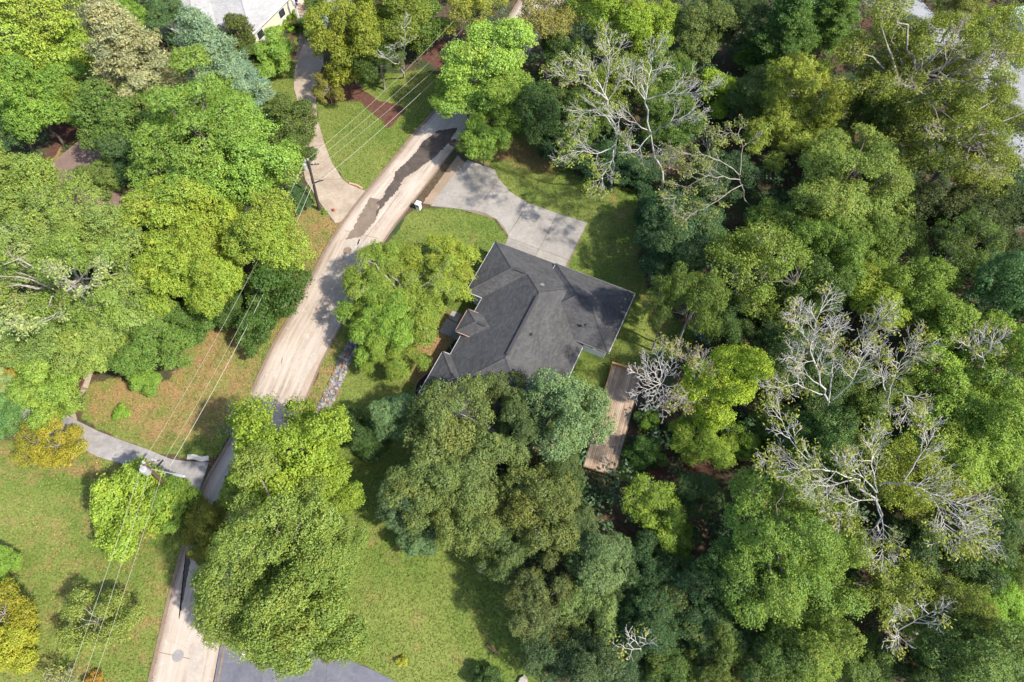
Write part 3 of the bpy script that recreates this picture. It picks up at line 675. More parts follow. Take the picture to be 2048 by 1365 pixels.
m = MB(); m.box((.4,-.5,.45), (.14,.014,.14)); m.build('canton', simple('flag_blue', (.03,.04,.2), .8), fl)
# brown roofed outbuilding at the left
bo = empty('brown_roofed_building'); tag(bo, 'building with a flat brown roof and pale edge, mostly hidden under trees at the left', 'building')
c1 = at(170,273,3).to_2d(); c2 = at(318,352,3).to_2d(); c4 = at(110,330,3).to_2d(); d1 = (c2-c1).normalized(); d2 = Vector((d1.y,-d1.x)); LA = (c2-c1).length; LB = 13.0
if (c4-c1).dot(d2) < 0: d2 = -d2
BROOF = simple('brown_membrane', (.17,.115,.10), .9, .25, .8)
pl = [c1, c1+d1*LA, c1+d1*LA+d2*LB, c1+d2*LB]
bpl = list(pl)
m = MB(); m.prism(ccw(pl), 2.8, 2.98); m.build('roof', BROOF, bo)
m = MB(); ins = [c1+d1*.4+d2*.4, c1+d1*(LA-.4)+d2*.4, c1+d1*(LA-.4)+d2*(LB-.4), c1+d1*.4+d2*(LB-.4)]; m.prism(ccw(ins), 0, 2.8); m.build('wall', CREAM, bo)
for i in range(4):
    a, b = pl[i], pl[(i+1)%4]; m = MB(); m.bar((a.x,a.y,2.95), (b.x,b.y,2.95), .14, .16); m.build('roof_edge', CURB if i != 1 else WHITE, bo)
# blue building at the top right corner
bb = empty('blue_building'); tag(bb, 'pale blue roofed building cut off by the top right corner', 'building')
BLU = simple('pale_blue_metal', (.38,.55,.66), .6, .06, 1); q1 = at(2018,18,3); q2 = at(2050,52,3); d1 = (q2-q1).to_2d().normalized(); d2 = Vector((-d1.y,d1.x))
if d2.y < 0: d2 = -d2
pl = [q1.to_2d(), q1.to_2d()+d1*9, q1.to_2d()+d1*9+d2*8, q1.to_2d()+d2*8]; m = MB(); m.prism(ccw(pl), 2.8, 3.0); m.build('roof', BLU, bb)
m = MB(); m.prism(ccw([Vector(q)+(sum((Vector(z) for z in pl), Vector((0,0)))/4-Vector(q)).normalized()*.5 for q in pl]), 0, 2.8); m.build('wall', WHITE, bb)
for k in range(6):
    a = pl[0]+d1*(1.5*k+.4); m = MB(); m.bar((a.x,a.y,3.03), ((a+d2*8).x,(a+d2*8).y,3.03), .06, .06); m.build('seam', BLU, bb)
pl2 = [pl[0]-d1*.1-d2*.1, pl[0]-d1*2.2-d2*.1, pl[0]-d1*2.2+d2*6, pl[0]-d1*.1+d2*6]; slab('terrace', pl2, CONC3, 0, .1, None, label='grey terrace beside the blue roofed building', kind='structure')
# retaining edge by the far driveway
p, q = at(2040,332), at(1990,282); m = MB(); m.bar((p.x,p.y,.25), (q.x,q.y,.25), .35, .5); m.build('retaining_wall', CONC3, None, label='low dark retaining edge of the white pad at the right edge', cat='wall')

# ------------------------------------------------------------------ utility poles and wires
def pole(base, top, h, mat, rb, rt, label):
    r = empty('utility_pole', base); tag(r, label, 'utility pole', 'utility poles along the road'); t = Vector(top)-Vector(base); t.z = h
    m = MB(); m.tube([(0,0,0), t*.5, t], [rb, (rb+rt)/2, rt], 10); m.build('shaft', mat, r); return r, t
b1 = at(639,420); t1 = at(616,322,8.2)
P1, tv = pole(b1, t1, 8.2, POLED, .17, .12, 'dark wooden utility pole with a white transformer beside the sandy side drive')
def insul(par, p, r=.07, h=.3):
    m = MB(); m.tube([Vector(p), Vector(p)+Vector((0,0,h*.4)), Vector(p)+Vector((0,0,h*.5)), Vector(p)+Vector((0,0,h))], [r*.5,r,r*1.3,r*.8], 8); m.build('insulator', INS, par)
def can(par, p, r, h, mat=INS):
    p = Vector(p); m = MB(); m.tube([p, p+Vector((0,0,h*.92)), p+Vector((0,0,h))], [r,r,r*.8], 14); o = m.build('transformer', mat, par)
    m = MB(); m.tube([p+Vector((.08,0,h)), p+Vector((.08,0,h+.2))], .05, 6); m.tube([p+Vector((-.08,0,h)), p+Vector((-.08,0,h+.2))], .05, 6); m.build('bushing', INS, o)
can(P1, tv*.84+Vector((-.42,.05,0)), .28, .9); insul(P1, tv+Vector((0,0,0))); insul(P1, tv+Vector((-.3,0,-.2))); insul(P1, tv*.93+Vector((.45,0,0)), .09, .35); insul(P1, tv*.93+Vector((.75,.1,0)), .07, .3)
m = MB(); m.bar(tv*.92+Vector((-.2,0,0)), tv*.92+Vector((1.0,.15,0)), .1, .1); m.build('crossarm', POLE, P1)
m = MB(); m.bar(tv*.57, tv*.57+Vector((1.0,.45,0)), .12, .1); m.build('bracket', DARKM, P1)
m = MB(); m.tube([tv*.6+Vector((.15,0,0)), tv*.57+Vector((.9,.4,.1)), tv*.84+Vector((-.1,0,0))], .02, 5); m.build('cable_loop', WIRE, P1)
b2 = at(343,984); t2 = at(292,930,8.0)
P2, tw = pole(b2, t2, 8.0, POLE, .18, .12, 'brown utility pole with a long white lamp arm where the left driveway meets the road')
can(P2, tw*.93+Vector((-.05,-.45,0))*1+Vector((.15,0,0)), .29, .9); insul(P2, tw+Vector((-.1,.1,0)), .1, .4); insul(P2, tw+Vector((.55,.35,0)), .09, .35); insul(P2, tw+Vector((.75,.3,0)), .09, .35); insul(P2, tw+Vector((-.25,-.15,-.1)), .09, .35)
m = MB(); m.bar(tw+Vector((-.5,.1,-.1)), tw+Vector((.95,.4,-.1)), .1, .1); m.build('crossarm', POLE, P2)
L0 = tw*.86; L1 = L0+Vector((2.3,-.55,.35))
m = MB(); m.tube([L0, L0.lerp(L1,.5)+Vector((0,0,.1)), L1], [.04,.035,.035], 8); m.build('lamp_arm', INS, P2)
m = MB(); u = (L1-L0).normalized(); m.tube([L1-u*.3, L1, L1+u*.5, L1+u*.85, L1+u*.95], [.05,.12,.15,.12,.04], 10); m.build('lamp_head', INS, P2)
m = MB(); m.bar(tw*.8+Vector((.3,.3,0)), tw*.8+Vector((.75,.9,0)), .14, .1); m.build('bracket', DARKM, P2)
def wire(p, q, sag, label, name='power_line', r=.009, mat=WIRE):
    p, q = Vector(p), Vector(q); n = 26; pts = []
    for i in range(n+1):
        t = i/n; c = p.lerp(q, t); c.z -= sag*4*t*(1-t); pts.append(c)
    m = MB(); m.tube(pts, r, 5, False); return m.build(name, mat, None, label=label, cat='power line', group='overhead wires strung between the poles')
G1 = b1+tv; G2 = b2+tw; G1.z = tv.z; G2.z = tw.z
wire(G2+Vector((-.15,.1,.3)), G1+Vector((-.2,0,.2)), 1.0, 'thin outermost wire from the lamp pole up to the dark pole, over the dry lawn')
wire(G2+Vector((.65,.1,-.9)), b1+tv*.72, 1.0, 'middle wire from the lamp pole up to the dark pole')
wire(G2+Vector((1.1,.4,-1.6)), b1+tv*.57, 1.0, 'wire nearest the road running from the lamp pole to the dark pole', r=.018)
e3 = at(165,1372,8.2)+(at(165,1372,8.2)-G2)*.6; d3 = (at(163,1372,8.2)-at(292,930,8.2)); 
wire(G2+Vector((-.15,.1,.3)), at(163,1372,8)+Vector((-2,-9,0)), .4, 'leftmost wire from the lamp pole down to the bottom edge')
wire(G2+Vector((.2,-.3,-.4)), at(190,1372,7)+Vector((-1.8,-9,0)), .4, 'middle wire from the lamp pole down to the bottom edge')
wire(G2+Vector((.7,-.2,-1.4)), at(203,1372,6.4)+Vector((-1.7,-9,0)), .4, 'rightmost and faintest wire from the lamp pole down to the bottom edge', r=.009)
for (z, u2, v2, st, lb) in ((8.3, 905, 45, G1+Vector((0,0,.2)), 'upper left wire crossing the green lawn island'), (7.6, 925, 60, b1+tv*.93+Vector((.45,0,.3)), 'second wire crossing the green lawn island'),
                     (6.6, 935, 78, b1+tv*.75+Vector((.1,0,.3)), 'third wire crossing the green lawn island'), (5.4, 950, 80, b1+tv*.58+Vector((.9,.4,0)), 'lowest and brightest wire crossing the green lawn island')):
    wire(st, at(u2,v2,z), .5, lb, r=.014 if z < 6 else .009)

# ------------------------------------------------------------------ small things
MBX = at(838,418)
mb = empty('mailbox', MBX, ROT); mb.scale = (.8,.8,.85); tag(mb, 'white painted block mailbox pillar at the kerb left of the concrete driveway', 'mailbox')
m = MB(); m.box((0,0,.55), (.3,.3,.55)); m.build('pillar', WHITE, mb)
m = MB(); m.box((0,0,1.14), (.37,.37,.05)); m.add([(-.35,-.35,1.19),(.35,-.35,1.19),(.35,.35,1.19),(-.35,.35,1.19),(0,0,1.33)], [(0,1,4),(1,2,4),(2,3,4),(3,0,4)]); m.build('cap', WHITE, mb)
m = MB(); m.box((0,-.31,.8), (.14,.02,.1)); m.build('door', DARKM, mb)
mb2 = empty('mailbox', at(502,1306), .3); tag(mb2, 'small cream mailbox peeping out under the big tree above the asphalt driveway', 'mailbox')
m = MB(); m.box((0,0,.45), (.06,.06,.45)); m.build('post', POLE, mb2)
m = MB(); m.tube([(-.28,0,1.05),(.28,0,1.05)], .2, 12); m.build('box', simple('cream_paint', (.78,.74,.6), .6), mb2)
m = MB(); m.box((.2,0,.86), (.3,.16,.02)); m.build('shelf', POLE, mb2)
fh = empty('fire_hydrant', at(669,423)); fh.scale = (.7,.7,.7); tag(fh, 'small red hydrant at the lower edge of the sandy side drive', 'hydrant')
RED = simple('red_paint', (.38,.09,.05), .6, .15, 6)
m = MB(); m.tube([(0,0,0),(0,0,.06),(0,0,.07),(0,0,.5),(0,0,.55),(0,0,.66),(0,0,.72)], [.2,.2,.12,.12,.17,.12,.03], 10); m.build('barrel', RED, fh)
m = MB(); m.tube([(-.22,0,.42),(.22,0,.42)], .06, 8); m.tube([(0,0,.4),(0,-.22,.4)], .08, 8); m.build('nozzle', RED, fh)
BLUE = simple('blue_plastic', (.02,.16,.36), .5, .1, 4)
rb = empty('recycling_bin', at(391,1030), .5); tag(rb, 'blue bin half hidden at the road edge between the yellow-green tree and the big tree', 'bin')
m = MB(); m.add([(-.22,-.25,.08),(.22,-.25,.08),(.22,.25,.08),(-.22,.25,.08),(-.29,-.33,.95),(.29,-.33,.95),(.29,.33,.95),(-.29,.33,.95)], [(3,2,1,0),(0,1,5,4),(1,2,6,5),(2,3,7,6),(3,0,4,7)]); m.build('body', BLUE, rb)
m = MB(); m.box((0,0,.98), (.31,.36,.03)); m.build('lid', simple('cyan_plastic', (.05,.35,.5), .5), rb)
m = MB()
for s in (-.22,.22): m.tube([(s-.03,.3,.1),(s+.03,.3,.1)], .1, 10)
m.build('wheel', DARKM, rb)
tp = at(1012,302,0)
# log, stones, sapling posts on the lower lawn
m = MB(); p, q = at(974,1291), at(998,1308); m.tube([(p.x,p.y,.12),((p.x+q.x)/2,(p.y+q.y)/2,.14),(q.x,q.y,.1)], [.1,.13,.09], 8); m.build('log', simple('log_bark', (.30,.18,.11), .9, .3, 5), None, label='short brown log lying on the lower lawn', cat='log')
def rock(name, p, r, mat, parent=None, seed=0, flat=.6):
    rn = random.Random(seed); vs = []; fs = []
    for i, z in enumerate((-.6, .1, .75)):
        for k in range(6):
            a = k*math.pi/3+rn.uniform(-.25,.25); q = math.sqrt(1-min(.95,z*z*.8))*rn.uniform(.8,1.15); vs.append((q*math.cos(a)*r, q*math.sin(a)*r, z*r*flat))
    fs = [(i*6+k, i*6+(k+1)%6, i*6+6+(k+1)%6, i*6+6+k) for i in range(2) for k in range(6)]+[tuple(range(12,18))]
    o = mesh(name, vs, fs, mat, parent); o.location = p; o.rotation_euler[2] = rn.uniform(0,6); return o
for (u, v, r, lb) in ((961,1140,.28,'pale grey stone on the lower lawn by the edge of the trees'), (1045,1362,.45,'buff stone at the bottom edge of the lower lawn')):
    p = at(u,v,.1); tag(rock('stone', p, r, ROCKM[1], None, u), lb, 'stone')
# brush pile by the road
bp = at(462,850); m = MB(); rn = random.Random(3)
for k in range(34):
    a = Vector((bp.x+rn.gauss(0,.35), bp.y+rn.gauss(0,1.1), rn.uniform(.02,.3))); t = rn.gauss(1.2,.5); l = rn.uniform(.5,1.4); m.tube([a, a+Vector((math.cos(t)*l, math.sin(t)*l, rn.uniform(-.1,.25)))], [.03,.012], 4)
m.build('brush_pile', PALEB, None, label='pile of grey cut branches on the grass verge left of the road', cat='brush pile')
# rock border along the road: each stone its own part (shared meshes)
rbz = empty('stone_border'); tag(rbz, 'long narrow border of mixed field stones running beside the road', 'stone border')
cl = smoothpoly([at(u,v) for u, v in ((712,682),(700,700),(684,735),(668,775),(650,810),(638,842))], 12, False)
rn = random.Random(9); base = []
for i in range(12):
    o = rock('rock', (0,0,0), 1.0, ROCKM[i % 6], None, i+40, .7); base.append(o.data); bpy.data.objects.remove(o)
g = []
for i in range(len(cl)-1): g.append((cl[i]-cl[i+1]).length)
tot = sum(g); cnt = 0
while cnt < 290:
    t = (cnt+rn.random())/290*tot; i = 0
    while t > g[i] and i < len(g)-1: t -= g[i]; i += 1
    d = (cl[i+1]-cl[i]).normalized(); q = cl[i]+d*t+Vector((d.y,-d.x))*rn.uniform(-.58,.58)
    o = bpy.data.objects.new('rock', base[rn.randrange(12)]); link(o, rbz); r = rn.uniform(.10,.25); o.scale = (r, r*rn.uniform(.7,1), r); o.location = (q.x, q.y, .03+rn.random()*.05); o.rotation_euler = (rn.uniform(-.3,.3), rn.uniform(-.3,.3), rn.uniform(0,6)); cnt += 1
ed = ccw([cl[i]+Vector(((cl[min(i+1,len(cl)-1)]-cl[max(i-1,0)]).normalized().y, -(cl[min(i+1,len(cl)-1)]-cl[max(i-1,0)]).normalized().x))*.62 for i in range(0,len(cl),3)]+
         [cl[i]-Vector(((cl[min(i+1,len(cl)-1)]-cl[max(i-1,0)]).normalized().y, -(cl[min(i+1,len(cl)-1)]-cl[max(i-1,0)]).normalized().x))*.62 for i in range(len(cl)-1,-1,-3)])
slab('gravel_base', ed, simple('border_gravel', (.22,.19,.18), .9, .4, 8), 0, .03, rbz)
# slate gravel patch at the wood's edge
rn = random.Random(12); m = MB(); gp = G([(1383,648),(1395,636),(1412,644),(1420,668),(1412,690),(1390,668)])
bx = [min(p[0] for p in gp), max(p[0] for p in gp), min(p[1] for p in gp), max(p[1] for p in gp)]
n = 0
while n < 700:
    q = (rn.uniform(bx[0],bx[1]), rn.uniform(bx[2],bx[3]))
    if not inpoly(np.array([q]), gp)[0]: continue
    n += 1; r = rn.uniform(.06,.13); a = rn.random()*3; m.box((0,0,0), (r,r*.7,r*.4), lambda v, q=q, a=a: Vector((q[0]+v.x*math.cos(a)-v.y*math.sin(a), q[1]+v.x*math.sin(a)+v.y*math.cos(a), .05+v.z+v.x*.2)))
m.build('gravel', GRAVEL, None, label='patch of blue-grey slate gravel at the edge of the woods right of the house', kind='stuff')

# ================================================================== foliage
def unit(a): return a/np.maximum(np.linalg.norm(a, axis=-1, keepdims=True), 1e-6)
def leaves(pos, out, rng, l=.24, w=.15, up=.55, spread=.75, tone=None, hue=None, dirs=None, fold=.03):
    "one folded leaf-shaped quad per point"
    n = len(pos); nrm = unit(out*.45+np.array([0,0,up])+rng.normal(size=(n,3))*spread*.6)
    d = rng.normal(size=(n,3)) if dirs is None else dirs+rng.normal(size=(n,3))*.35
    d = unit(d-nrm*(d*nrm).sum(1, keepdims=True)); s = np.cross(nrm, d)
    L_ = (l*rng.uniform(.6,1.3,(n,1)))/2; W_ = (w*rng.uniform(.7,1.25,(n,1)))/2
    V = np.stack([pos-d*L_, pos+s*W_+nrm*fold-d*L_*.15, pos+d*L_-nrm*fold*.5, pos-s*W_+nrm*fold-d*L_*.15], 1).reshape(-1,3)
    F = np.arange(4*n).reshape(n,4); return V, F, tone, hue
def crown(rng, R=5., Rz=3.9, zc=8.5, ng=13, gr=(.26,.40), lobe=(.75,1.25), nlobe=8, sp=.58, tr=.40, nleaf=40, l=.215, w=.145, flat=.6, droop=0.0, ragged=.25, gap=.15, low=-.25, spread=.46, wob=.16):
    "crown = boughs of unequal reach and height > lobes of about a metre > leaf tufts > folded leaves"
    i = np.arange(ng)+.5; ph = np.arccos(1-(1-low)*i/ng); th = math.pi*(1+5**.5)*i+rng.uniform(0,6)
    D = unit(np.stack([np.cos(th)*np.sin(ph), np.sin(th)*np.sin(ph), np.cos(ph)], 1)+rng.normal(size=(ng,3))*.22)
    GR = rng.uniform(gr[0], gr[1], ng)*R; az = np.arctan2(D[:,1], D[:,0]); p1, p2, p3 = rng.uniform(0,6.28,3)
    rad = (rng.uniform(.78,1.12,ng)*(1+wob*np.sin(2*az+p1)+wob*.8*np.sin(3*az+p2)))[:,None]
    Gc = D*(np.array([R,R,Rz])-GR[:,None]*np.array([.9,.9,.5]))*rad; Gc[:,2] += rng.normal(size=ng)*.24*R*.8
    Gc = np.concatenate([Gc, rng.normal(size=(3,3))*R*.16]); GR = np.concatenate([GR, np.full(3, R*.26)])
    k = np.repeat(np.arange(len(GR)), (nlobe*(GR/R/.33)**1.3).astype(int)+3); d0 = unit(rng.normal(size=(len(k),3))+unit(Gc)[k]*.7+np.array([0,0,.25]))
    LR = rng.uniform(lobe[0], lobe[1], len(k))*np.where(rng.random(len(k)) < .25, .65, 1)
    Lc = Gc[k]+d0*(GR[k,None]-LR[:,None]*.55)*rng.uniform(.75,1.12+ragged*.6,(len(k),1))*np.array([1,1,.78])
    keep = rng.random(len(LR)) > gap; keep[:4] = True; Lc, LR, gk = Lc[keep], LR[keep], k[keep]
    if droop: Lc[:,2] -= droop*(np.linalg.norm(Lc[:,:2],axis=1)/R)**2*R
    nc = int(sum(4*math.pi*LR**2)/sp**2*2.6); wgt = LR**2; wgt /= wgt.sum(); k = rng.choice(len(LR), nc, p=wgt); ax = unit(Lc)
    d = unit(rng.normal(size=(nc,3))+ax[k]*.45+np.array([0,0,.40])); str_ = 1+ragged*(rng.random((nc,1))**3)*1.4
    T = Lc[k]+d*LR[k,None]*rng.uniform(.78,1.05,(nc,1))*str_*np.array([1,1,.72]); ok = np.ones(nc, bool)
    for c0 in range(0, nc, 2000):
        dist = np.linalg.norm(T[c0:c0+2000,None]-Lc[None], axis=2)/LR[None]; dist[np.arange(len(dist)), k[c0:c0+2000]] = 9; ok[c0:c0+2000] = dist.min(1) > .80
    T, d, k = T[ok], d[ok], k[ok]; sel = []; S = np.zeros((len(T),3))
    for q in range(len(T)):
        if not sel or ((S[:len(sel)]-T[q])**2).sum(1).min() > (sp*(.8 if q % 3 else 1.15))**2: S[len(sel)] = T[q]; sel.append(q)
    T, d, k = T[sel], d[sel], k[sel]
    ltone = rng.uniform(-.12,.12,len(GR)); tt = rng.uniform(.36,.64,len(T))+ltone[gk[k]]; lh = rng.normal(0,.18,len(GR))[gk[k]]
    nn = (nleaf*rng.uniform(.5,1.5,len(T))).astype(int); j = np.repeat(np.arange(len(T)), nn); n = len(j)
    g = rng.normal(size=(n,3))*np.array([1,1,flat]); gl = np.linalg.norm(g,axis=1,keepdims=True); g = g/np.maximum(1, gl/2.0); trr = tr*rng.uniform(.6,1.35,len(T))
    pos = T[j]+g*trr[j,None]*.60; out = unit(unit(g)*.7+d[j]*.7)
    tone = np.clip(tt[j]+rng.normal(0,.10,n)+g[:,2]*.05, 0, 1); hue = np.clip(rng.random(n)*.8+lh[j]*.8+rng.random(len(T))[j]*.2, 0, 1)  # leaves higher in each tuft are coloured lighter, as if lit from above
    V, F, _, _ = leaves(pos+np.array([0,0,zc]), out, rng, l, w, up=.3, spread=spread); return V, F, tone, hue, Gc+np.array([0,0,zc]), T+np.array([0,0,zc])
class Tubes:
    def __init__(s): s.V=[]; s.F=[]; s.n=0
    def add(s, pts, rad, k=5):
        P = np.asarray(pts, float); m = len(P); T = np.gradient(P, axis=0); T = unit(T)
        ref = np.where(np.abs(T[:,2:3]) < .9, np.array([[0,0,1.]]), np.array([[1.,0,0]])); a = unit(np.cross(T, ref)); b = np.cross(T, a)
        th = np.arange(k)*2*math.pi/k; r = np.asarray(rad).reshape(-1,1,1)
        s.V.append((P[:,None]+(a[:,None]*np.cos(th)[None,:,None]+b[:,None]*np.sin(th)[None,:,None])*r).reshape(-1,3))
        i = np.arange(m-1)[:,None]*k; c = np.arange(k)[None]; s.F.append((np.stack([i+c, i+(c+1)%k, i+k+(c+1)%k, i+k+c], -1).reshape(-1,4))+s.n); s.n += m*k
    def mesh(s, name, mat): return npmesh(name, np.concatenate(s.V), np.concatenate(s.F), mat, True)
def curve(p, q, rng, n=6, sag=0.0, jit=.06):
    p, q = np.array(p, float), np.array(q, float); t = np.linspace(0,1,n)[:,None]; L_ = np.linalg.norm(q-p)
    P = p+(q-p)*t; P[1:-1] += rng.normal(size=(n-2,3))*L_*jit; P[:,2] += sag*L_*4*(t*(1-t))[:,0]; return P
def grow(tb, tips, rng, p, d, L_, r, lvl, maxl, k=(6,5,4,3), curl=.16, spread=(.45,.95), dens=(4,4,3), up=.05, planar=.6, rmin=.022):
    n = 5 if lvl < 3 else 3; pts = [p]; dd = d/np.linalg.norm(d); seg = L_/(n-1)
    for i in range(n-1):
        dd = unit(dd+rng.normal(size=3)*curl+np.array([0,0,up])); pts.append(pts[-1]+dd*seg)
    pts = np.array(pts); rr = np.linspace(r, max(r*.42, rmin), n); tb.add(pts, rr, k[min(lvl,3)])
    tips.append((pts[-1], dd, lvl))
    if lvl >= maxl: return
    nb = dens[min(lvl, len(dens)-1)]; side = rng.choice([-1,1])
    for j in range(nb):
        t = .22+.74*(j+rng.uniform(.1,.9))/nb; x = t*(n-1); i = min(int(x), n-2); q = pts[i]+(pts[i+1]-pts[i])*(x-i)
        ax = unit(pts[i+1]-pts[i]); perp = np.cross(ax, np.array([0,0,1.])); perp = unit(perp)*side; side = -side
        perp = unit(perp+rng.normal(size=3)*(1-planar)*.7); a = rng.uniform(*spread); nd = ax*math.cos(a)+perp*math.sin(a)
        grow(tb, tips, rng, q, nd, L_*rng.uniform(.42,.68)*(1.12-t*.45), max(rmin, rr[min(i+1,n-1)]*.66), lvl+1, maxl, k, curl, spread, dens, up, planar, rmin)
def trunk_mesh(rng, name, R, zc, Lc, T, mat, nb=14, r0=.26, twigs=60, show=0.0):
    tb = Tubes(); base = np.array([0,0,-.1]); top = np.array([rng.normal()*.3, rng.normal()*.3, zc+.2*R]); tr = curve(base, top, rng, 7, 0, .015); tb.add(tr, np.linspace(r0, r0*.35, 7), 8)
    sel = rng.permutation(len(Lc))[:nb]
    for i in sel:
        t = rng.uniform(.45,.85); s = tr[0]+(tr[-1]-tr[0])*t; tb.add(curve(s, Lc[i], rng, 6, .05, .05), np.linspace(r0*.42, r0*.14, 6), 5)
        near = T[np.argsort(np.linalg.norm(T-Lc[i], axis=1))[:40]]
        for q in near[rng.permutation(len(near))[:max(2, twigs//nb)]]:
            qq = Lc[i]+(q-Lc[i])*(1.0+show); tb.add(curve(Lc[i], qq, rng, 4, .03, .07), np.linspace(r0*.13, .02, 4), 3)
    return tb.mesh(name, mat)
PROTO = {}
def make_proto(key, seed, R=5., zc=8.5, bark=BARK, tw=60, show=0.0, r0=.26, nb=14, **k):
    rng = np.random.default_rng(seed); V, F, tone, hue, Lc, T = crown(rng, R=R, zc=zc, **k)
    me = npmesh('crown_foliage', V, F, LEAF, False, {'tone': ('FACE', tone), 'hue': ('FACE', hue)})
    PROTO[key] = (me, trunk_mesh(rng, 'trunk_wood', R, zc, Lc, T, bark, nb, r0, tw, show), R, zc)
make_proto('oak1', 1)
make_proto('oak2', 2, ng=10, gr=(.30,.46), wob=.2)
make_proto('oak3', 3, ng=17, gr=(.20,.34), lobe=(.65,1.1), ragged=.35, wob=.2)
make_proto('oak4', 14, ng=12, gr=(.24,.42), lobe=(.6,1.2), ragged=.4, gap=.25, wob=.22, bark=PALEB, tw=90, show=.05)
make_proto('oakb', 31, R=8., Rz=5.6, zc=12, ng=24, gr=(.16,.30), lobe=(.8,1.4), nlobe=8, sp=.64, tr=.44, r0=.42, nb=22, tw=90)
make_proto('airy1', 4, ng=18, gr=(.16,.30), lobe=(.5,.95), sp=.55, nleaf=22, tr=.42, gap=.42, ragged=.6, bark=PALEB, tw=200, show=.15, nb=18, wob=.22)
make_proto('airy2', 5, R=8, Rz=5, zc=12, ng=32, gr=(.11,.22), lobe=(.6,1.05), nlobe=6, sp=.58, nleaf=24, tr=.44, gap=.35, ragged=.5, bark=PALEB, tw=300, show=.15, nb=26, r0=.4, wob=.2)
make_proto('fine', 6, ng=16, gr=(.16,.30), lobe=(.5,.9), sp=.44, nleaf=30, tr=.38, l=.23, w=.11, flat=.5, droop=.10, ragged=.7, gap=.3, bark=PALEB, tw=90, show=.1, wob=.25)
make_proto('dense', 7, R=3.2, Rz=2.6, zc=3.6, ng=9, gr=(.30,.44), lobe=(.5,.85), nlobe=7, sp=.40, tr=.33, l=.2, w=.13, low=-.6, r0=.14, gap=.05)
make_proto('big_leaf', 8, R=3.2, Rz=3.0, zc=3.8, ng=9, gr=(.30,.44), lobe=(.5,.85), sp=.44, nleaf=22, tr=.36, l=.30, w=.15, low=-.6, r0=.14, gap=.05)
make_proto('shrub', 9, R=1.5, Rz=1.1, zc=1.1, ng=5, gr=(.35,.5), lobe=(.35,.55), nlobe=5, sp=.28, nleaf=22, tr=.24, l=.17, w=.10, low=-.6, r0=.06, nb=6, tw=16)
make_proto('ornam', 10, R=3.4, Rz=2.3, zc=4.0, ng=13, gr=(.18,.32), lobe=(.35,.7), nlobe=6, sp=.38, nleaf=24, tr=.3, l=.19, w=.10, gap=.3, ragged=.5, r0=.16, bark=PALEB, show=.1)
def make_pine(key, seed, R=4.6, H=15., pale=False):
    rng = np.random.default_rng(seed); tb = Tubes(); tb.add(curve((0,0,-.1), (0,0,H), rng, 9, 0, .004), np.linspace(.26,.04,9), 8); T = []; TD = []
    z = 3.2
    while z < H-.3:
        f = 1-(z-2.2)/(H-2.2); L_ = R*min(1, f**.62*1.05)*1.0; nb = 6; ph = rng.uniform(0,6)
        for j in range(nb):
            a = ph+j*2*math.pi/nb+rng.normal()*.2; l = L_*rng.uniform(.7,1.1); d = np.array([math.cos(a), math.sin(a), .12+.25*(1-f)])
            pts = curve((0,0,z), d*l+np.array([0,0,z]), rng, 5, .04, .04); tb.add(pts, np.linspace(.055,.02,5), 4)
            for q in range(int(5+l*4.5)):
                t = rng.uniform(.3,1.0); s = rng.choice([-1,1])*rng.uniform(0,.32)*l*(1.15-t); c = pts[0]+(pts[-1]-pts[0])*t; T.append(c+np.array([-math.sin(a), math.cos(a), 0])*s+np.array([0,0,rng.uniform(0,.15)])); TD.append(unit(d*.8+np.array([-math.sin(a), math.cos(a), .25])*s))
        z += .62+.35*f
    T.append(np.array([0,0,H])); TD.append(np.array([0,0,1.])); T = np.array(T); TD = np.array(TD); nl = 44; n = len(T)*nl; j = np.repeat(np.arange(len(T)), nl)
    g = rng.normal(size=(n,3))*np.array([.3,.3,.15]); dirs = unit(TD[j]*.9+rng.normal(size=(n,3))*.6+np.array([0,0,.25])); tt = rng.uniform(.3,.75,len(T))
    V, F, _, _ = leaves(T[j]+g, TD[j], rng, .32, .085, dirs=dirs, spread=.9)
    me = npmesh('needles', V, F, LEAF, False, {'tone': ('FACE', np.clip(tt[j]+rng.normal(0,.15,n), 0, 1)), 'hue': ('FACE', rng.random(n)*.55+rng.random(len(T))[j]*.45)})
    PROTO[key] = (me, tb.mesh('trunk_wood', PALEB), R, H*.62)
make_pine('pine1', 21); make_pine('pine2', 22, 4.2, 14)

def place(key, u, v, rpx, label, col, autumn=.04, name='broadleaf_tree', cat='tree', group=None, hs=1.0, sq=1.0, rot=None, rnd=[0], hv=0.0):
    "stand a tree so that the middle of its crown is seen at (u, v) with the given radius"
    crownm, trunkm, R, zc = PROTO[key]; s = 1.0; rpx *= .93 if key[:3] in ('oak','air','fin') else .97; hs *= 1+hv*math.sin(u*12.9898+v*78.233)
    for _ in range(5):
        z = zc*s*hs; c = at(u, v, z); s = rpx*depth(c)/FOC/R
    rnd[0] += 1; rn = random.Random(rnd[0]*7+int(u)); root = bpy.data.objects.new(name, None); root.empty_display_size = .5; link(root)
    root.location = (c.x, c.y, 0); tag(root, label, cat, group)
    root.rotation_euler = (0, 0, rn.uniform(0, 6.28) if rot is None else rot); q_ = rn.uniform(.88,1.12); root.scale = (s*q_, s*sq/q_, s*hs*rn.uniform(.92,1.08))
    a = bpy.data.objects.new('crown', crownm); link(a, root); b = bpy.data.objects.new('trunk', trunkm); link(b, root)
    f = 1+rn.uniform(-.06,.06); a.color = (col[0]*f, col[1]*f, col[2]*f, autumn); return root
lime=(.165,.215,.022); yg=(.135,.185,.028); mid=(.080,.130,.028); pale=(.135,.170,.065); blu=(.070,.115,.062); dark=(.034,.060,.026); olive=(.085,.105,.026)
gold=(.29,.22,.025); teal=(.024,.050,.034); deep=(.045,.080,.030); bright=(.105,.170,.030)
TREES = open_list = []
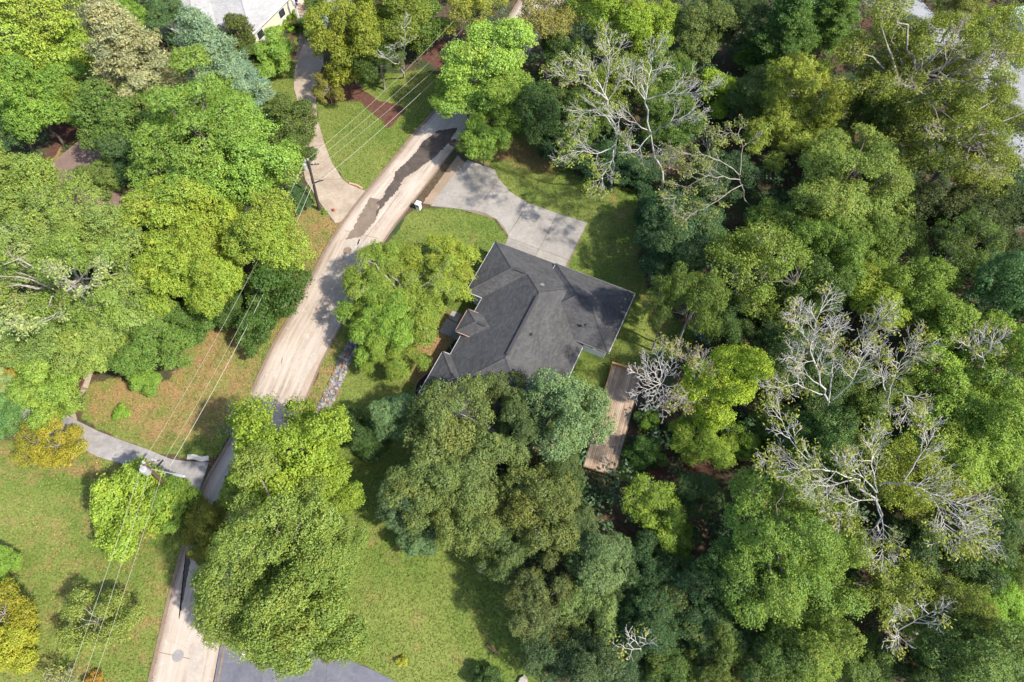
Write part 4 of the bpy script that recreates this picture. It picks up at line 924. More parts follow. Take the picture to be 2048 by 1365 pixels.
def T(*a, **k): place(*a, **k)
# top left woods
T('oak4',60,55,105,'yellow-green tree filling the top left corner of the photo',yg,.12)
T('oak3',160,95,70,'yellow-green tree right of the corner tree, left of the beige-tipped pine',yg,.10)
T('oak2',55,200,80,'yellow-green tree at the left edge below the corner tree',bright,.10)
T('oak4',150,185,62,'green tree with yellow tips above the bare brown ground at the upper left',bright,.12)
T('oak3',30,258,46,'low green tree just above the brown patch at the left edge',deep,.08)
T('oak2',235,25,62,'green tree at the top edge left of the white roof',bright,.10)
T('oak3',322,30,48,'dark green tree touching the left corner of the white roof',deep,.08)
T('pine1',268,135,104,'pale pine with beige tips and bare grey limbs at the upper left',(0.175,0.177,0.100),.30,name='pine_tree')
T('pine2',418,112,84,'blue-green pine in front of the white roof',(0.115,0.164,0.104),.05,name='pine_tree')
T('pine1',470,152,62,'small blue-green pine lobe beside the curved mulch path',(0.110,0.164,0.119),.04,name='pine_tree',hs=.8)
T('big_leaf',480,78,38,'dark magnolia with pale blossoms at the corner of the white-roofed house',(0.045,0.058,0.014),.16,name='magnolia_tree')
T('big_leaf',505,125,30,'lower dark magnolia below the corner of the white-roofed house',(0.042,0.063,0.014),.10,name='magnolia_tree')
T('dense',545,105,44,'round light green small tree right of the magnolia',bright,.10)
T('oak2',450,215,55,'yellow-tipped green crown just below the blue-green pine',bright,.14)
T('oakb',400,275,145,'biggest broad green tree at the upper left, above the yellow trees',(0.091,0.145,0.026),.07,hs=.9)
T('oak3',500,330,95,'green tree left of the dark utility pole',bright,.07)
T('oak1',272,250,84,'grey-green tree beside the brown roof',(0.067,0.106,0.024),.05)
T('oak2',290,325,60,'darker green tree over the end of the brown roof',deep,.06)
T('dense',580,248,48,'dark olive rounded tree on the left of the sandy side drive',(0.055,0.077,0.019),.06)
T('dense',588,300,38,'second dark olive rounded tree nearer the dark utility pole',(0.046,0.067,0.017),.05)
T('pine2',590,388,36,'small dark evergreen at the foot of the dark utility pole',(0.040,0.073,0.028),.02,name='evergreen_tree',hs=.55)
T('oak3',205,352,50,'small grey-green tree in front of the brown roof',(0.075,0.106,0.027),.04)
T('oak2',22,368,88,'pale grey-green tree at the left edge beside the brown roof',(0.116,0.157,0.034),.08)
T('airy1',130,430,90,'pale thin tree with white twigs left of the yellow maples',(0.117,0.161,0.034),.08)
T('oak3',40,480,90,'pale green tree at the left edge below the brown roof',pale,.06)
T('airy2',140,560,135,'large pale green tree with big grey limbs at the left',(0.109,0.157,0.030),.08)
T('oak4',35,610,85,'pale green tree at the left edge with white dead twigs',pale,.06)
T('oak2',215,480,75,'pale green crown between the thin tree and the yellow maple',(0.130,0.174,0.047),.06)
T('oak3',240,620,80,'pale green tree above the dry lawn',(0.125,0.168,0.046),.07)
T('oak4',110,680,80,'grey-green tree at the left above the bright green tree',(0.103,0.145,0.036),.07)
T('oak2',195,690,62,'yellowish green tree above the stone walk',(0.130,0.174,0.041),.10)
T('oak3',300,690,72,'mid green tree at the lower edge of the left woods, over the dry lawn',(0.073,0.121,0.025),.05)
T('dense',375,640,48,'dark green small tree at the wood edge right of the mid green tree',(0.053,0.092,0.021),.04)
T('dense',290,760,30,'small green tree reaching down onto the dry lawn',bright,.04)
T('oak1',340,420,85,'yellow maple above the road bend, left of the other maples',yg,.34)
T('oak3',430,460,85,'golden green maple in the middle of the left woods',(0.138,0.183,0.024),.36)
T('oak2',540,480,85,'bright yellow-green maple nearest the road',yg,.28)
T('oak1',350,560,75,'yellow-green maple on the lower left of the maple group',(0.139,0.193,0.026),.28)
T('oak2',430,570,72,'yellow-green maple lowest in the maple group',(0.139,0.193,0.026),.30)
T('airy1',385,500,60,'thin maple with white branches between the golden crowns',(0.130,0.174,0.030),.20)
T('big_leaf',555,590,62,'dark glossy evergreen tree beside the road',(0.032,0.060,0.012),.04,name='evergreen_tree')
T('big_leaf',512,660,42,'lower dark glossy evergreen tree standing on the dry lawn',(0.034,0.064,0.013),.04,name='evergreen_tree')
T('dense',470,620,40,'dark green shrubby tree behind the wires',(0.035,0.063,0.014),.04)
T('dense',95,785,66,'bright lime green small tree beside the stone walk',(.100,.150,.026),.06)
T('dense',28,735,30,'orange small tree near the left edge',(0.276,0.182,0.019),.5)
T('dense',10,760,32,'pale green small tree at the left edge above the driveway',pale,.05)
T('dense',8,830,44,'blue-green small tree at the left edge below the driveway',(0.060,0.116,0.035),.03)
T('ornam',68,885,42,'olive and orange small tree left of its golden neighbour',(0.138,0.141,0.019),.5)
T('ornam',118,895,50,'golden orange small tree below the left driveway',(0.184,0.168,0.017),.6)
T('shrub',241,824,15,'small bright bush alone on the dry lawn',(0.116,0.193,0.026),.02,name='shrub',cat='bush')
T('dense',262,1018,78,'round yellow-green tree on the lower left lawn',(0.126,0.178,0.024),.14)
T('dense',345,1008,48,'darker green tree between the round tree and the road',(0.081,0.130,0.021),.08)
T('shrub',275,958,26,'low yellow bush beside the lamp pole',(0.202,0.182,0.028),.4,name='shrub',cat='bush')
T('ornam',200,1245,68,'thin olive tree alone on the lower left lawn',(0.113,0.140,0.031),.12)
T('dense',5,1130,30,'green tree cut by the left edge above the golden trees',bright,.08)
T('ornam',5,1225,62,'golden tree cut by the left edge',(0.175,0.173,0.019),.35)
T('dense',15,1305,52,'yellow-green tree low at the left edge',(0.166,0.182,0.021),.3)
T('shrub',190,1362,18,'orange bush cut by the bottom edge',(0.221,0.134,0.028),.4,name='shrub',cat='bush')
# road side big trees, bottom
T('oak3',575,902,120,'bright lime tree over the road just above the largest tree',(.115,.160,.018),.06)
T('oak1',640,960,78,'bright lime crown on the right of the tree over the road',(.110,.155,.018),.05)
T('oak2',512,950,66,'lime crown left of the tree over the road',(.108,.150,.018),.06)
T('dense',412,1045,46,'olive gold small tree at the road edge left of the largest tree',(.095,.105,.018),.35)
T('dense',420,1100,34,'lower olive gold bush at the road edge',(.085,.095,.016),.3)
T('oakb',550,1110,164,'largest green tree of the photo, standing over the lower road',(0.097,0.132,0.027),.06)
T('oak1',605,1225,118,'green tree on the lower right of the largest tree',(0.090,0.126,0.025),.07)
T('oak3',468,1210,86,'green tree overhanging the lower road',(0.092,0.127,0.027),.07)
T('oak2',545,1275,62,'lowest green crown above the asphalt driveway',(0.085,0.118,0.023),.06)
T('oak3',665,1110,72,'green crown on the right of the largest tree, beside the lawn',(0.090,0.127,0.027),.07)
T('dense',662,1285,32,'brownish green bush at the corner of the asphalt driveway',(0.055,0.073,0.017),.25)
# front yard tree
T('airy2',810,585,96,'broad fine-leaved tree between the road and the front porch',(0.124,0.166,0.026),.12,hs=.62,sq=1.1)
T('fine',880,530,76,'yellowish fine-leaved crown touching the garage roof',(0.137,0.171,0.024),.20,hs=.7)
T('fine',762,645,80,'green fine-leaved crown nearest the road in the front yard',(0.099,0.159,0.023),.06,hs=.7)
T('fine',785,700,60,'lowest green crown of the front yard trees',(0.096,0.138,0.022),.05,hs=.7)
T('fine',905,560,46,'green fine-leaved crown reaching the front door',(0.101,0.143,0.023),.08,hs=.7)
T('fine',752,550,66,'green crown at the upper left of the front yard trees',(0.101,0.143,0.023),.08,hs=.7)
# trees below the house
T('oak2',795,835,52,'bluish green tree at the lower left corner of the dark roof',(0.076,0.122,0.053),.02)
T('oak4',895,860,92,'olive green tree covering the lower corner of the dark roof',(0.078,0.101,0.030),.06)
T('oak3',1010,790,58,'dark olive tree over the bottom edge of the dark roof',(0.062,0.083,0.026),.10)
T('oak3',1138,828,90,'bluish green tree between the dark roof and the plank deck',(0.085,0.127,0.054),.02)
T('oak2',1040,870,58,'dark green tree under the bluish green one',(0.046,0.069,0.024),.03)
T('oak3',960,930,85,'olive green tree in the middle of the lower grove',(0.073,0.098,0.030),.06)
T('oak1',850,975,78,'olive green tree on the left of the lower grove',(0.076,0.101,0.030),.05)
T('oak2',810,1010,55,'bluish green tree low on the left of the grove',(0.053,0.085,0.042),.02)
T('dense',835,1080,36,'blue-green small tree at the edge of the lower lawn',(0.069,0.111,0.049),.02)
T('oak3',930,1030,75,'olive tree above the lower lawn',(0.076,0.098,0.027),.06)
T('oak4',1075,1010,85,'olive tree with yellowish tips in the lower grove',(0.072,0.089,0.024),.08)
T('oak2',1122,968,58,'green tree at the end of the plank deck',(0.048,0.071,0.022),.03)
T('oak3',1010,1095,60,'dark olive tree bordering the lower lawn',(0.056,0.080,0.026),.06)
T('oak4',1140,1060,60,'grey-green tree right of the olive trees',(0.059,0.082,0.030),.03)
T('dense',870,800,36,'small green tree at the lower left eave of the dark roof',(0.069,0.093,0.027),.05)
T('dense',692,852,34,'dark bush beside the stone border',(0.029,0.050,0.014),.02,name='shrub',cat='bush')
T('dense',735,880,40,'dark green bush between the lime tree and the grove',(0.032,0.058,0.017),.02,name='shrub',cat='bush')
T('oak2',1200,1130,72,'bluish grey-green tree at the bottom centre',(0.080,0.118,0.046),.02)
T('oak3',1185,1210,65,'bluish green tree with yellow twigs at the bottom centre',(0.085,0.120,0.038),.06)
T('fine',1075,1200,72,'feathery olive tree at the right edge of the lower lawn',(0.072,0.089,0.030),.05)
T('oak4',1100,1300,62,'dark green tree below the feathery olive tree',(0.041,0.064,0.026),.03)
T('oak2',1180,1330,68,'green tree at the bottom edge below the bluish trees',(0.045,0.069,0.028),.04)
T('dense',975,1358,28,'dark bush cut by the bottom edge of the lower lawn',(0.036,0.064,0.019),.02,name='shrub',cat='bush')
T('shrub',803,1322,10,'tiny yellow sapling on the lower lawn',(0.202,0.212,0.026),.3,name='shrub',cat='bush')
# top centre
T('oak3',705,50,80,'yellow-olive tree with pale trunk at the top, left of the road',(0.105,0.125,0.016),.12)
T('oak2',790,40,75,'olive tree at the top edge above the pale forked trunk',(0.084,0.111,0.018),.15)
T('ornam',700,110,62,'golden olive crown over the upper bend of the side drive',(0.125,0.140,0.016),.15)
T('oak4',755,110,55,'dark green tree behind the mulch bed',(0.042,0.066,0.015),.05)
T('dense',625,50,26,'small green tree beside the entrance paving',(0.071,0.106,0.021),.05)
T('ornam',655,178,34,'small orange-tipped tree between the side drive and the mulch bed',(0.110,0.109,0.024),.3)
T('dense',848,60,50,'green bushy tree behind the wires at the top',(0.057,0.090,0.018),.06)
T('oak1',975,120,92,'bright light green tree over the top of the road',(0.128,0.196,0.035),.12)
T('oak3',930,190,62,'light green crown on the left of the tree over the road',(0.123,0.191,0.033),.12)
T('oak2',1010,200,65,'light green crown on the right side of the tree over the road',(0.123,0.185,0.032),.12)
T('oak3',965,275,52,'lowest light green crown of the tree over the road, above the driveway',(0.099,0.159,0.027),.10)
T('airy1',960,20,62,'yellow-olive thin tree at the top edge above the road',(0.136,0.154,0.022),.22)
T('airy1',1085,55,72,'yellow-brown thin tree at the top right of the light green tree',(0.120,0.116,0.030),.25)
T('oak2',1130,120,52,'dark green tree left of the big dead tree',(0.036,0.062,0.016),.08)
T('oak1',1225,40,75,'yellow-green tree at the top edge above the big dead tree',(0.109,0.159,0.018),.15)
T('oak3',1310,50,62,'yellow-green tree at the top edge, right of its twin',(0.111,0.161,0.019),.12)
T('oak2',1395,70,66,'grey-green tree at the top, right of the big dead tree',(0.067,0.090,0.025),.04,hv=.22)
T('fine',1475,40,62,'dark tree with drooping sprays at the top edge',(0.037,0.058,0.019),.02,hv=.22)
T('pine2',1570,60,80,'dark green hemlock at the top edge',(0.050,0.090,0.020),.02,name='evergreen_tree',hv=.22)
T('pine1',1665,30,66,'dark green hemlock at the top edge beside the orange clearing',(0.055,0.096,0.019),.02,name='evergreen_tree',hv=.22)
T('dense',1520,105,42,'lime green tree below the dark hemlock',(0.095,0.178,0.021),.04,hv=.22)
T('dense',1440,185,46,'lime yellow tree right of the big dead tree',(0.143,0.205,0.019),.06,hv=.22)
T('oak1',1095,225,66,'dark green tree below the yellow-brown tree',(0.033,0.059,0.017),.03)
T('oak2',1170,240,56,'mid green tree under the big dead tree',(0.049,0.077,0.016),.06)
T('oak3',1250,170,62,'olive tree in the heart of the big dead tree',(0.078,0.105,0.019),.10)
T('oak1',1330,150,60,'green tree behind the right limbs of the big dead tree',(0.050,0.083,0.017),.05)
T('oak2',1340,240,60,'dark green tree below the right limbs of the big dead tree',(0.044,0.076,0.015),.05)
T('dense',1130,300,50,'dark blue-green bushy tree at the top of the back lawn',(0.024,0.047,0.019),.02,hs=.75)
T('dense',1215,330,46,'dark blue-green bushy tree at the foot of the big dead tree',(0.024,0.051,0.020),.02,hs=.75)
T('dense',1275,345,40,'dark bushy tree at the right of the dead tree trunk',(0.026,0.053,0.021),.02,hs=.75)
T('fine',1610,190,78,'feathery gold-green tree at the upper right',(0.144,0.171,0.028),.08,hv=.22)
T('fine',1560,265,72,'feathery gold-green tree, lower of the pair',(0.125,0.159,0.028),.08,hv=.22)
T('fine',1660,290,66,'feathery olive tree between the gold-green and bright green ones',(0.122,0.155,0.028),.10,hv=.22)
T('oak2',1510,200,56,'grey-green tree between the lime yellow and feathery trees',(0.063,0.090,0.024),.03,hv=.22)
T('oakb',1700,365,128,'large bright green tree in the upper right woods',(0.108,0.147,0.032),.06,hs=.85)
T('oak4',1640,430,80,'bright green crown at the lower left of the large bright tree',(0.098,0.132,0.029),.05,hv=.22)
T('oak3',1770,420,70,'bright green crown at the right of the large bright tree',(0.100,0.136,0.029),.06,hv=.22)
T('airy2',1840,140,140,'large thin olive tree with white twigs over the white pad',(0.090,0.113,0.018),.12,hv=.22)
T('airy1',1985,95,85,'thin olive-green tree in the top right corner',(0.109,0.139,0.020),.10,hv=.22)
T('airy1',1760,150,82,'thin dark olive tree left of the large thin one',(0.073,0.096,0.018),.10,hv=.22)
T('airy2',1930,280,120,'large thin olive tree in front of the white pad',(0.090,0.116,0.018),.14,hv=.22)
T('airy1',1820,300,78,'thin olive tree between the bright tree and the white pad',(0.082,0.105,0.018),.14,hv=.22)
T('oak3',1760,230,66,'dark olive tree behind the thin ones',(0.051,0.074,0.016),.08,hv=.22)
T('airy1',1960,350,75,'thin yellow-tipped tree at the right edge below the white pad',(0.094,0.119,0.019),.14,hv=.22)
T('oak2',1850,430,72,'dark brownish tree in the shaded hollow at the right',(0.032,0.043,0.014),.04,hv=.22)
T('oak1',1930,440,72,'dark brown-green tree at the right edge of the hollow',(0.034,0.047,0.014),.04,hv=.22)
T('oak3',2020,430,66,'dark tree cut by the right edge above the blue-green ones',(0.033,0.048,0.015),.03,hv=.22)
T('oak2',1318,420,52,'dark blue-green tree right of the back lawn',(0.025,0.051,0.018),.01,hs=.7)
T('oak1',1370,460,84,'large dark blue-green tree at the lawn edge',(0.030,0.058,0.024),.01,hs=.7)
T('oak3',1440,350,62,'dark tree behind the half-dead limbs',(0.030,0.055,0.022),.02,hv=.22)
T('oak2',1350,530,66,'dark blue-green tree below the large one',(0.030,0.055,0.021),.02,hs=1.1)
T('airy1',1340,608,46,'olive bushy tree right of the dark roof corner',(0.063,0.094,0.020),.03,hs=2.8)  # height stretched so that its shadow falls on the roof wing
T('oak4',1395,600,60,'small olive tree beside the slate gravel',(0.066,0.096,0.022),.03,hs=2.3)  # shaped far taller than a bush to throw shade on the roof wing
T('airy1',1500,540,98,'thin green tree with bare white twigs right of the lawn',(0.082,0.116,0.019),.12,hs=1.2)
T('airy1',1555,600,60,'thin green crown at the lower right of its white-twigged neighbour',(0.075,0.108,0.019),.08,hv=.22)
T('oak1',1560,460,72,'mid green tree above the thin white-twigged tree',(0.067,0.108,0.019),.04,hv=.22)
T('oak3',1650,510,72,'mid green tree under the large bright tree',(0.065,0.105,0.019),.04,hv=.22)
T('oak2',1720,500,62,'green tree with sparse top right of the mid green ones',(0.073,0.113,0.020),.05,hv=.22)
T('airy1',1790,490,72,'thin green tree with pale bare top in the right woods',(0.076,0.116,0.024),.05,hv=.22)
T('airy1',1910,500,66,'thin dark tree near the shaded hollow',(0.050,0.081,0.018),.04,hv=.22)
T('oak3',1990,540,70,'dark green tree at the right edge above the blue-green crown',(0.034,0.060,0.021),.02,hv=.22)
T('oak1',2005,610,78,'blue-green tree at the right edge',(0.041,0.081,0.028),.01,hv=.22)
T('oak2',1620,590,66,'dark green tree above the white dead tree',(0.046,0.077,0.017),.04,hv=.22)
T('oak1',1740,600,75,'yellow-green tree behind the white dead tree',(0.110,0.149,0.019),.16,hv=.22)
T('oak3',1840,590,78,'green tree right of the yellow-green one',(0.085,0.128,0.021),.06,hv=.22)
T('oak2',1910,670,80,'light green tree at the right below the blue-green one',(0.105,0.155,0.025),.06,hv=.22)
T('oak4',1995,720,85,'light green tree at the right edge, upper of three',(0.101,0.155,0.025),.06,hv=.22)
T('oak3',1900,790,90,'light green tree right of the white dead tree',(0.112,0.167,0.026),.08,hv=.22)
T('oak2',1990,860,90,'light green tree at the right edge, middle of three',(0.108,0.162,0.026),.06,hv=.22)
T('oak1',1900,905,75,'light green tree with golden tips below its neighbour',(0.111,0.161,0.026),.14,hv=.22)
T('oak3',2020,985,75,'green tree at the right edge, lowest of three',(0.075,0.113,0.025),.04,hv=.22)
T('oak2',1560,720,72,'dark green tree left of the white dead tree',(0.037,0.065,0.017),.05,hv=.22)
T('oak1',1660,760,72,'dark green tree under the white dead limbs',(0.035,0.061,0.017),.06,hv=.22)
T('oak3',1760,800,72,'green tree under the right dead limbs',(0.063,0.094,0.018),.12,hv=.22)
T('oak1',1440,770,82,'bright lime tree beside the small white dead tree',(.145,.195,.020),.05,hv=.22)
T('oak3',1410,875,66,'lime green tree, lower of the pair behind the deck',(.115,.165,.022),.05,hv=.22)
T('dense',1480,880,44,'green small tree right of the lime pair',(0.077,0.128,0.018),.04,hv=.22)
T('dense',1300,838,26,'low green bush leaning over the right edge of the deck',(0.102,0.167,0.023),.04,name='shrub',cat='bush')
T('dense',1290,905,36,'dark green bush on the bare ground behind the deck',(0.034,0.069,0.015),.01,name='shrub',cat='bush')
T('oak2',1640,900,80,'dark green tree in the middle of the right woods',(0.041,0.076,0.020),.03,hv=.22)
T('oak3',1560,850,56,'grey-green tree between the lime pair and the dead limbs',(0.053,0.083,0.021),.03,hv=.22)
T('oak4',1710,930,78,'dark green tree behind the lower dead limbs',(0.044,0.076,0.018),.06,hv=.22)
T('airy1',1790,950,85,'half-bare yellowing tree below the white dead tree',(0.102,0.130,0.016),.15,hv=.22)
T('airy1',1850,1000,70,'yellow-green crown tangled with white limbs',(0.102,0.123,0.016),.15,hv=.22)
T('oakb',1560,1075,140,'huge rounded green tree at the lower right',(0.088,0.139,0.026),.05,hv=.22)
T('oak3',1620,1180,92,'green crown at the lower right of the huge tree',(0.084,0.131,0.025),.06,hv=.22)
T('oak1',1480,1170,80,'darker green crown at the lower left of the huge tree',(0.059,0.099,0.024),.03,hv=.22)
T('oak2',1660,1080,80,'yellowish crown at the right of the huge tree',(0.099,0.145,0.024),.08,hv=.22)
T('airy1',1300,1010,62,'narrow yellow-green tree below the bare ground',(0.111,0.161,0.021),.08)
T('dense',1340,1080,50,'yellow-green narrow crown, lower of the two',(0.099,0.148,0.022),.06)
T('oak2',1390,990,50,'dark green tree right of the narrow yellow-green tree',(0.034,0.058,0.019),.02,hv=.22)
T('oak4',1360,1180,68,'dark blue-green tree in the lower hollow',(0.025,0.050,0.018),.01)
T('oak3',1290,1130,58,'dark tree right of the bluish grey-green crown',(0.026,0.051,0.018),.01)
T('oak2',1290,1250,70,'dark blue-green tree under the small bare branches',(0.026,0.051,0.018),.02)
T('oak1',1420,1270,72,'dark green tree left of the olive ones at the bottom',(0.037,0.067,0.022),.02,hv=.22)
T('oak3',1440,1330,66,'olive speckled tree at the bottom edge',(0.065,0.090,0.020),.10,hv=.22)
T('oak2',1620,1290,80,'yellow-tipped green tree below the huge one',(0.089,0.126,0.023),.14,hv=.22)
T('oak1',1540,1340,70,'green tree at the bottom edge left of the yellow-tipped tree',(0.054,0.086,0.022),.04,hv=.22)
T('oak3',1720,1345,72,'green tree at the bottom edge right of the yellow-tipped tree',(0.064,0.096,0.023),.06,hv=.22)
T('airy1',1790,1190,86,'half-bare olive tree with star-like leaf sprays at the lower right',(0.095,0.126,0.020),.08,hv=.22)
T('airy1',1900,1215,66,'thin tree with many bare twigs right of the half-bare olive one',(0.084,0.110,0.020),.08,hv=.22)
T('oak2',1830,1100,70,'dark green tree under the hanging dead limbs',(0.034,0.057,0.018),.02,hv=.22)
T('oak1',1940,1090,78,'dark green tree right of the hanging dead limbs',(0.040,0.067,0.021),.02,hv=.22)
T('oak3',1990,1205,72,'bright green tree at the right edge with star-like leaves',(0.098,0.167,0.019),.04,hv=.22)
T('oak2',1935,1305,92,'grey-green tree in the bottom right corner region',(0.066,0.103,0.027),.04,hv=.22)
T('oak1',2035,1320,66,'green tree cut by the bottom right corner',(0.059,0.090,0.024),.04,hv=.22)
T('oak3',2035,1120,56,'olive green tree cut by the right edge, lower right',(0.079,0.113,0.025),.08,hv=.22)
T('oak2',1840,1350,60,'dark green tree at the bottom edge left of the corner trees',(0.041,0.067,0.020),.03,hv=.22)
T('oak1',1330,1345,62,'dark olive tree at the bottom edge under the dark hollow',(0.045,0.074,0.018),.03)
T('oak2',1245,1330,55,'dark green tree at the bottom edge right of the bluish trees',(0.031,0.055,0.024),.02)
T('oak3',1450,640,56,'dark green tree above the lime tree',(0.037,0.065,0.018),.02,hv=.22)
T('oak2',1520,650,44,'dark small tree right of the slate gravel',(0.032,0.055,0.018),.02,hv=.22)
# garden shrubs
for (u,v,r,c,lb) in ((588,52,8,(0.033,0.064,0.014),'dark hedge plant nearest the porch of the white-roofed house'),(560,58,8,(0.145,0.180,0.012),'yellow-green shrub in the mulch bed by the white-roofed house'),(583,60,7,(0.126,0.212,0.021),'round lime shrub at the right side of that mulch bed'),(575,52,6,(0.124,0.201,0.020),'round lime shrub at the top of that mulch bed'),
  (632,8,20,(0.051,0.083,0.018),'dark round shrub at the top edge by the entrance paving'),(606,50,14,(0.047,0.074,0.014),'dark green shrub at the end of the entrance paving'),(648,425,5,(0.102,0.157,0.024),'tuft of green beside the foot of the dark utility pole'),(940,650,14,(0.020,0.037,0.010),'dark shrub in the shade of the front porch'),(915,715,8,(0.021,0.042,0.013),'dark shrub in the bed beside the front walk'),
  (955,598,9,(0.021,0.042,0.013),'dark shrub under the eave beside the fine-leaved tree'),(1035,925,20,(0.052,0.085,0.021),'low shrub at the bare orange ground'),(430,902,6,(0.120,0.159,0.025),'small pale shrub at the mouth of the left driveway')):
    T('shrub',u,v,r,lb,c,.05,name='shrub',cat='bush')
for i in range(9):
    t=i/8; T('shrub',585-88*t,36+62*t-6,8.5,'clipped hedge plant in the row under the windows of the white-roofed house',(0.087,0.138,0.018),.08,name='hedge_plant',cat='hedge',group='hedge row along the white-roofed house')

T('oak2',1890,170,64,'dark olive tree seen beneath the large thin tree over the white pad',(0.070,0.081,0.019),.06)
T('oak3',1990,215,58,'olive tree at the right edge between the two thin trees over the white pad',(0.081,0.096,0.021),.08)
T('oak4',1925,20,50,'olive tree at the top edge left of the pale blue roof',(0.081,0.096,0.021),.08)
T('oak3',820,620,72,'leafy green crown in the middle of the front yard trees',(0.097,0.131,0.021),.08,hs=.8)
# ------------------------------------------------------------------ end of trees
# bare and half-bare trees: limbs given as courses through the place, twigs grown from them
def bare_tree(base, limbs, label, seed, mat=DEAD, r0=.30, maxl=3, leafy=0.05, leafcol=(.12,.13,.025), name='dead_tree', tw=(.16,.42), dens=(5,5,3), rscale=1.0, rmin=.012):
    rng = np.random.default_rng(seed); b = at(*base); root = empty(name, b); tag(root, label, 'tree'); tb = Tubes(); tips = []; b0 = np.array(b)
    for li in limbs:
        pts = np.array([np.array(at(*p))-b0 for p in li['p']]); fine = []
        for i in range(len(pts)-1):
            for t in np.linspace(0,1,4)[:-1]: fine.append(pts[i]+(pts[i+1]-pts[i])*t)
        fine.append(pts[-1]); fine = np.array(fine)
        for _ in range(3): fine[1:-1] = (fine[:-2]+2*fine[1:-1]+fine[2:])/4
        L_ = np.linalg.norm(np.diff(fine, axis=0), axis=1).sum()
        fine[1:-1] += rng.normal(size=(len(fine)-2,3))*L_*.010; r1 = li.get('r', r0*.5)*rscale; r1 *= .45; rr = np.linspace(r1, r1*.22, len(fine)); tb.add(fine, rr, 7)
        if li.get('bare'): continue
        n = int(li.get('n', 9)); s0 = li.get('s', .3); side = 1
        for j in range(n):
            t = s0+(1-s0)*(j+rng.uniform(.2,.9))/n; x = min(t, .999)*(len(fine)-1); i = int(x); q = fine[i]+(fine[i+1]-fine[i])*(x-i); ax = unit(fine[i+1]-fine[i])
            perp = unit(np.cross(ax, np.array([0,0,1.]))+np.array([1e-4,0,0]))*side; side = -side; a = rng.uniform(.5,1.0); l = li.get('b', 2.6)*rng.uniform(.55,1.15)*(1.15-.55*t)
            grow(tb, tips, rng, q, ax*math.cos(a)+perp*math.sin(a)+np.array([0,0,.12]), l, max(.030, rr[i]*.55)*rscale, 1, maxl, dens=dens, rmin=rmin, curl=.12, spread=(.35,.75), up=.03)
        ax = unit(fine[-1]-fine[-3])
        for a in (-.35, .3): grow(tb, tips, rng, fine[-1], ax+np.array([rng.normal()*.3, rng.normal()*.3, .1]), li.get('b',2.6)*.7, .032*rscale, 1, maxl, dens=dens, rmin=rmin)
    o = bpy.data.objects.new('branches', tb.mesh('branches', mat)); link(o, root)
    if leafy:
        P_ = np.array([t[0] for t in tips if t[2] >= 1]); k = rng.random(len(P_)) < leafy; P_ = P_[k]; nl = 16; n = len(P_)*nl; j = np.repeat(np.arange(len(P_)), nl); g = rng.normal(size=(n,3))*np.array([.22,.22,.12])
        V, F, _, _ = leaves(P_[j]+g, unit(g), rng, .22, .12)
        me = npmesh('leaf_sprays', V, F, LEAF, False, {'tone': ('FACE', np.clip(rng.normal(.55,.2,n),0,1)), 'hue': ('FACE', rng.random(n))}); c = bpy.data.objects.new('crown', me); link(c, root); c.color = (*leafcol, .12)
    return root
def limb(*p, **k): k['p'] = p; return k
bare_tree((1327,390,0), [limb((1327,390,0),(1322,350,4),(1308,290,9),(1295,250,12), r=.42, bare=1),
  limb((1300,265,11),(1290,200,15),(1296,150,17),(1310,110,18.5), r=.2, b=2.4, n=11), limb((1290,200,15),(1320,190,16),(1360,190,17),(1405,180,18), r=.14, b=2.6, n=11),
  limb((1300,265,11),(1330,250,13),(1365,235,14),(1395,235,15), r=.11, b=2.4, n=8), limb((1300,262,11),(1255,240,14),(1225,232,15), r=.13, b=2.4, n=8),
  limb((1302,270,10),(1280,290,10.5),(1270,310,10.5),(1262,300,11), r=.12, b=2.2, n=8), limb((1308,290,9),(1322,300,9.5),(1330,312,9.5), r=.1, b=2.2, n=7), limb((1290,200,15),(1270,175,16),(1255,150,17), r=.1, b=2.2, n=7)],
  'big white dead tree with a tall bare trunk at the edge of the back lawn', 101, leafy=.07, leafcol=(.10,.13,.025))
bare_tree((1222,382,0), [limb((1222,382,0),(1222,350,4),(1228,300,9),(1235,260,12), r=.30, bare=1),
  limb((1232,275,11),(1215,200,15),(1190,150,16.5),(1165,130,17), r=.18, b=2.7, n=11), limb((1215,200,15),(1170,165,16),(1130,152,16.5), r=.12, b=2.4, n=9), limb((1210,190,15),(1220,130,17),(1218,88,18), r=.12, b=2.4, n=9),
  limb((1232,262,12),(1200,215,14),(1165,225,14.5),(1160,240,14), r=.13, b=2.4, n=9), limb((1230,290,10),(1205,310,11),(1170,300,11.5),(1135,310,11.5), r=.12, b=2.3, n=10),
  limb((1228,300,9),(1225,325,9),(1205,350,8.5),(1195,372,8), r=.11, b=2.0, n=9)], 'white dead tree with drooping left limbs at the top of the back lawn', 102, leafy=.15, leafcol=(.11,.14,.025))
bare_tree((1500,420,0), [limb((1500,420,0),(1490,390,6),(1478,350,10), r=.2, bare=1), limb((1480,360,9),(1450,355,11),(1400,350,12),(1352,395,11.5), r=.12, b=2.6, n=11), limb((1478,350,10),(1440,320,12),(1400,310,13),(1365,308,13), r=.12, b=2.4, n=10),
  limb((1485,370,8),(1450,390,10),(1400,420,10),(1375,432,10), r=.1, b=2.0, n=8), limb((1480,350,10),(1490,290,13),(1470,260,14),(1440,270,14), r=.1, b=2.2, n=8)],
  'grey half-dead tree reaching left over the dark thicket', 103, mat=PALEB, leafy=.22, leafcol=(.09,.11,.03))
